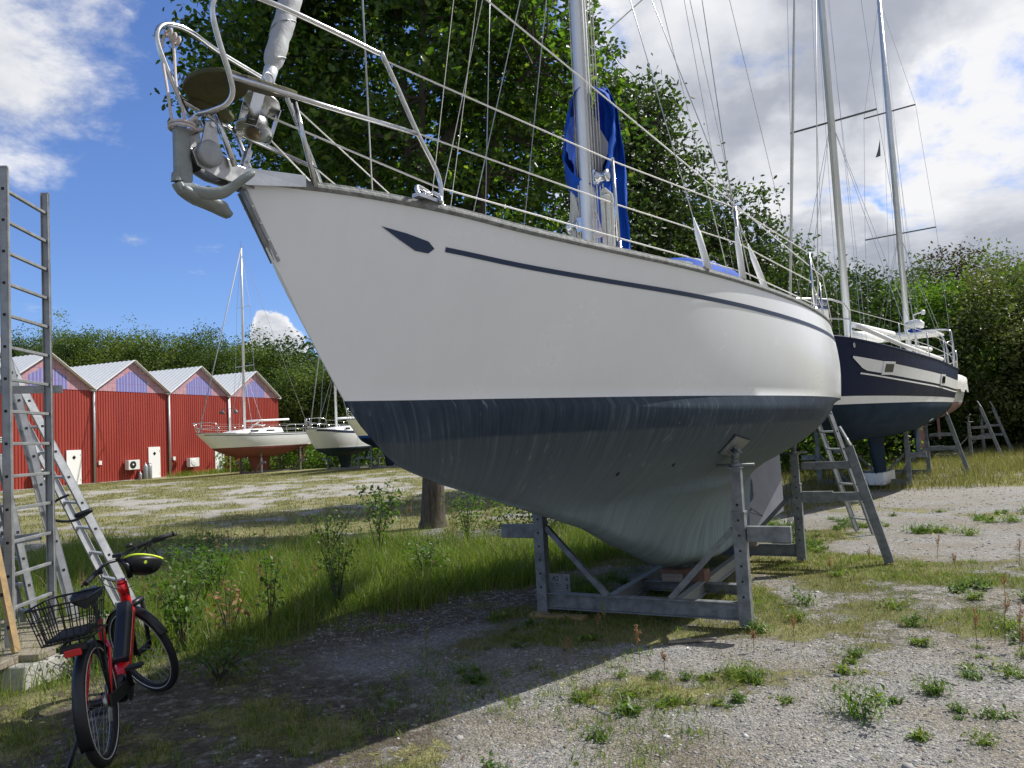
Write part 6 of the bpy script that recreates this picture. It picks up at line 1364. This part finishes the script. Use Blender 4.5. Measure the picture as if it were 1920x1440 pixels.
for i in range(200):
    o = protos[int(rg.integers(0, len(protos)))].copy(); COL.objects.link(o)
    for _ in range(200):
        x = rg.uniform(-.5, 9.5); y = rg.uniform(3.9, 14)
        v_ = float(veg(x, y))
        if abs(x/y) < .68 and float(strip(x, y)) < .2 and float(fbm(x, y, .9, 131)) > .5 and rg.uniform() < (.9 if .36 < v_ < .62 else .10): break
    o.location = (x, y, float(gz(x, y))+.003); o.rotation_euler = (0, 0, rg.uniform(0, 6)); k = rg.uniform(.2, 1.0)**1.3*(1.6 if y > 7 else 1.4); o.scale = (k*rg.uniform(.8, 1.3), k, k*rg.uniform(.6, 1.2)); tag(o, WL, 'weed', WG)
def sorrel(name, label, x, y, h, seed, group, lm='sorrel', dry=False):
    r = np.random.default_rng(seed); t_ = thing(name, label, 'sorrel plant' if not dry else 'grass stem', (x, y, float(gz(x, y))), 0, group)
    lx, ly = r.uniform(-.12, .12, 2)*h; q = MB(); q.tube([(0, 0, 0), (lx*.4, ly*.4, h*.5), (lx, ly, h)], [.0028, .0022, .0012], 5); P = []
    for k in range(3 if not dry else 0):
        a = r.uniform(0, 6.28); z = h*r.uniform(.5, .75); e = np.array([lx*z/h+math.cos(a)*h*.10, ly*z/h+math.sin(a)*h*.10, z+h*.2]); q.tube([(lx*z/h, ly*z/h, z), tuple(e)], .0013, 4); P += [np.array([lx*z/h, ly*z/h, z])*(1-u)+e*u for u in r.uniform(.2, 1, 22)]
    q.build('stem', 'grass_dry', t_)
    P += [np.array([lx*u, ly*u, h*u]) for u in r.uniform(.58 if not dry else .75, 1.0, 90 if not dry else 46)]; P = np.array(P)+r.normal(size=(len(P), 3))*.006
    V, F = leaves(P, .011 if not dry else .016, r, wid=.8); npmesh('seed_head', V, F, lm, t_); return t_
SG = 'rusty red sorrel stalks on the gravel'
for i, (x, y, h) in enumerate([(3.35, 5.85, .30), (3.6, 5.75, .34), (3.85, 5.7, .36), (3.9, 6.1, .32), (3.75, 5.35, .24), (3.45, 5.5, .26), (3.62, 5.95, .38), (.98, 5.6, .17), (.30, 5.95, .2), (.85, 5.9, .28), (.6, 6.5, .24), (2.1, 6.15, .26), (1.75, 6.05, .17), (4.3, 7.0, .3), (4.5, 8.1, .3), (5.0, 9.4, .3), (4.0, 9.0, .26), (3.3, 8.4, .28), (5.6, 8.8, .3), (4.35, 6.2, .25)]):
    sorrel('sorrel_stalk', 'slender sorrel stalk with rusty red seed head on the gravel', x, y, h, 200+i, SG)
for i, (x, y, h, lb_) in enumerate([(-.75, 5.9, .34, 'straw-coloured grass stalk in the shaded dirt below the grass band'), (.1, 6.2, .36, 'pale grass stalk just left of the front cradle beam'), (-1.1, 6.2, .4, 'leaning pale grass stalk at the lower edge of the tall grass'), (-1.9, 6.6, .45, 'tallest feathery grass stalk before the dark upright shrub'), (.65, 6.1, .42, 'tall straw-coloured stalk crossing the front cradle beam')]):
    sorrel('grass_stalk', lb_, x, y, h, 240+i, 'straw-coloured grass stalks', 'grass_dry', True)
for i in range(26):
    a, b_ = rg.uniform(-6, -.4), rg.uniform(7.5, 17)
    if abs(a/b_) < .6: sorrel('sorrel_stalk', 'rusty red sorrel stalk standing in the tall grass and dry field', a, b_, rg.uniform(.35, .6), 270+i, 'sorrel stalks in the field')
# saplings and shrubs in the grass band
def shrub(name, label, x, y, h, w_, n_, ls, lm, seed, stems=5):
    r = np.random.default_rng(seed); t_ = thing(name, label, 'shrub', (x, y, float(gz(x, y)))); q = MB(); P = []
    for k in range(stems):
        a = r.uniform(0, 6.28); e = Vector((math.cos(a)*w_*r.uniform(.2, 1), math.sin(a)*w_*r.uniform(.2, 1), h*r.uniform(.65, 1))); m_ = e*.5+Vector((0, 0, h*.08)); q.tube([(0, 0, 0), m_, e], [.008, .005, .002], 5)
        for u in r.uniform(.25, 1.02, n_//stems): p = (m_*(2*u) if u < .5 else m_.lerp(e, (u-.5)*2)); P.append(np.array(p)+r.normal(size=3)*np.array([w_*.22, w_*.22, h*.05]))
    q.build('stems', 'branch', t_); V, F = leaves(np.array(P), ls, r, up=.6); npmesh('foliage', V, F, lm, t_)
shrub('sapling', 'slim young sapling with large leaves standing in the shaded grass', -2.45, 7.55, .8, .22, 110, .075, 'weed_leaf', 301, 3)
shrub('shrub', 'leafy green shrub beside the bicycle front wheel', -3.05, 7.0, .75, .38, 420, .06, 'leaf_bright', 302, 9)
shrub('shrub', 'dark upright shrub in the shaded grass left of the oak trunk', -1.95, 8.2, .8, .26, 520, .04, 'weed_leaf', 303, 8)
shrub('shrub', 'spreading yellow-green shrub behind the leaning ladder foot', -3.6, 9.2, .7, .5, 420, .07, 'leaf_bright', 304, 9)
shrub('shrub', 'small bush with dead brown leaves in the grass', -2.72, 7.2, .5, .22, 60, .07, 'dead_leaf', 305, 5)
shrub('shrub', 'low green plant at the path edge under the bicycle wheel', -2.35, 6.0, .3, .3, 260, .05, 'weed_leaf', 306, 9)
shrub('shrub', 'leafy bramble shoots left of the oak trunk', -2.6, 14.6, 1.0, .5, 260, .11, 'weed_leaf', 307, 8)
for i, (x, y, h, w_, lm_, lb_) in enumerate([(-4.4, 10.6, .6, .5, 'leaf_bright', 'pale green weedy shrub halfway up the grass, left of the sapling'), (-3.1, 12.6, .8, .6, 'weed_leaf', 'bushy weeds at the back edge of the tall grass'), (-.9, 13.2, .9, .5, 'leaf_bright', 'tall yellow-green weeds just right of the oak trunk foot'), (-1.2, 9.6, .55, .45, 'weed_leaf', 'leafy clump low in the grass before the oak trunk'), (-5.2, 12.8, .5, .6, 'weed_leaf', 'spreading weeds behind the leaning ladder')]):
    shrub('shrub', lb_, x, y, h, w_, 420, .06, lm_, 320+i, 12)
shrub('shrub', 'green weeds growing behind the concrete block', -3.55, 6.6, .45, .3, 300, .05, 'weed_leaf', 308, 8)
shrub('sapling', 'thin young tree with scattered leaves near the oak trunk', -2.1, 11.5, 1.3, .3, 120, .08, 'weed_leaf', 309, 4)
shrub('shrub', 'green weedy clump against the boathouse wall behind the far keel', -19.3, 58.0, 1.0, 1.3, 700, .16, 'leaf_bright', 310, 9)
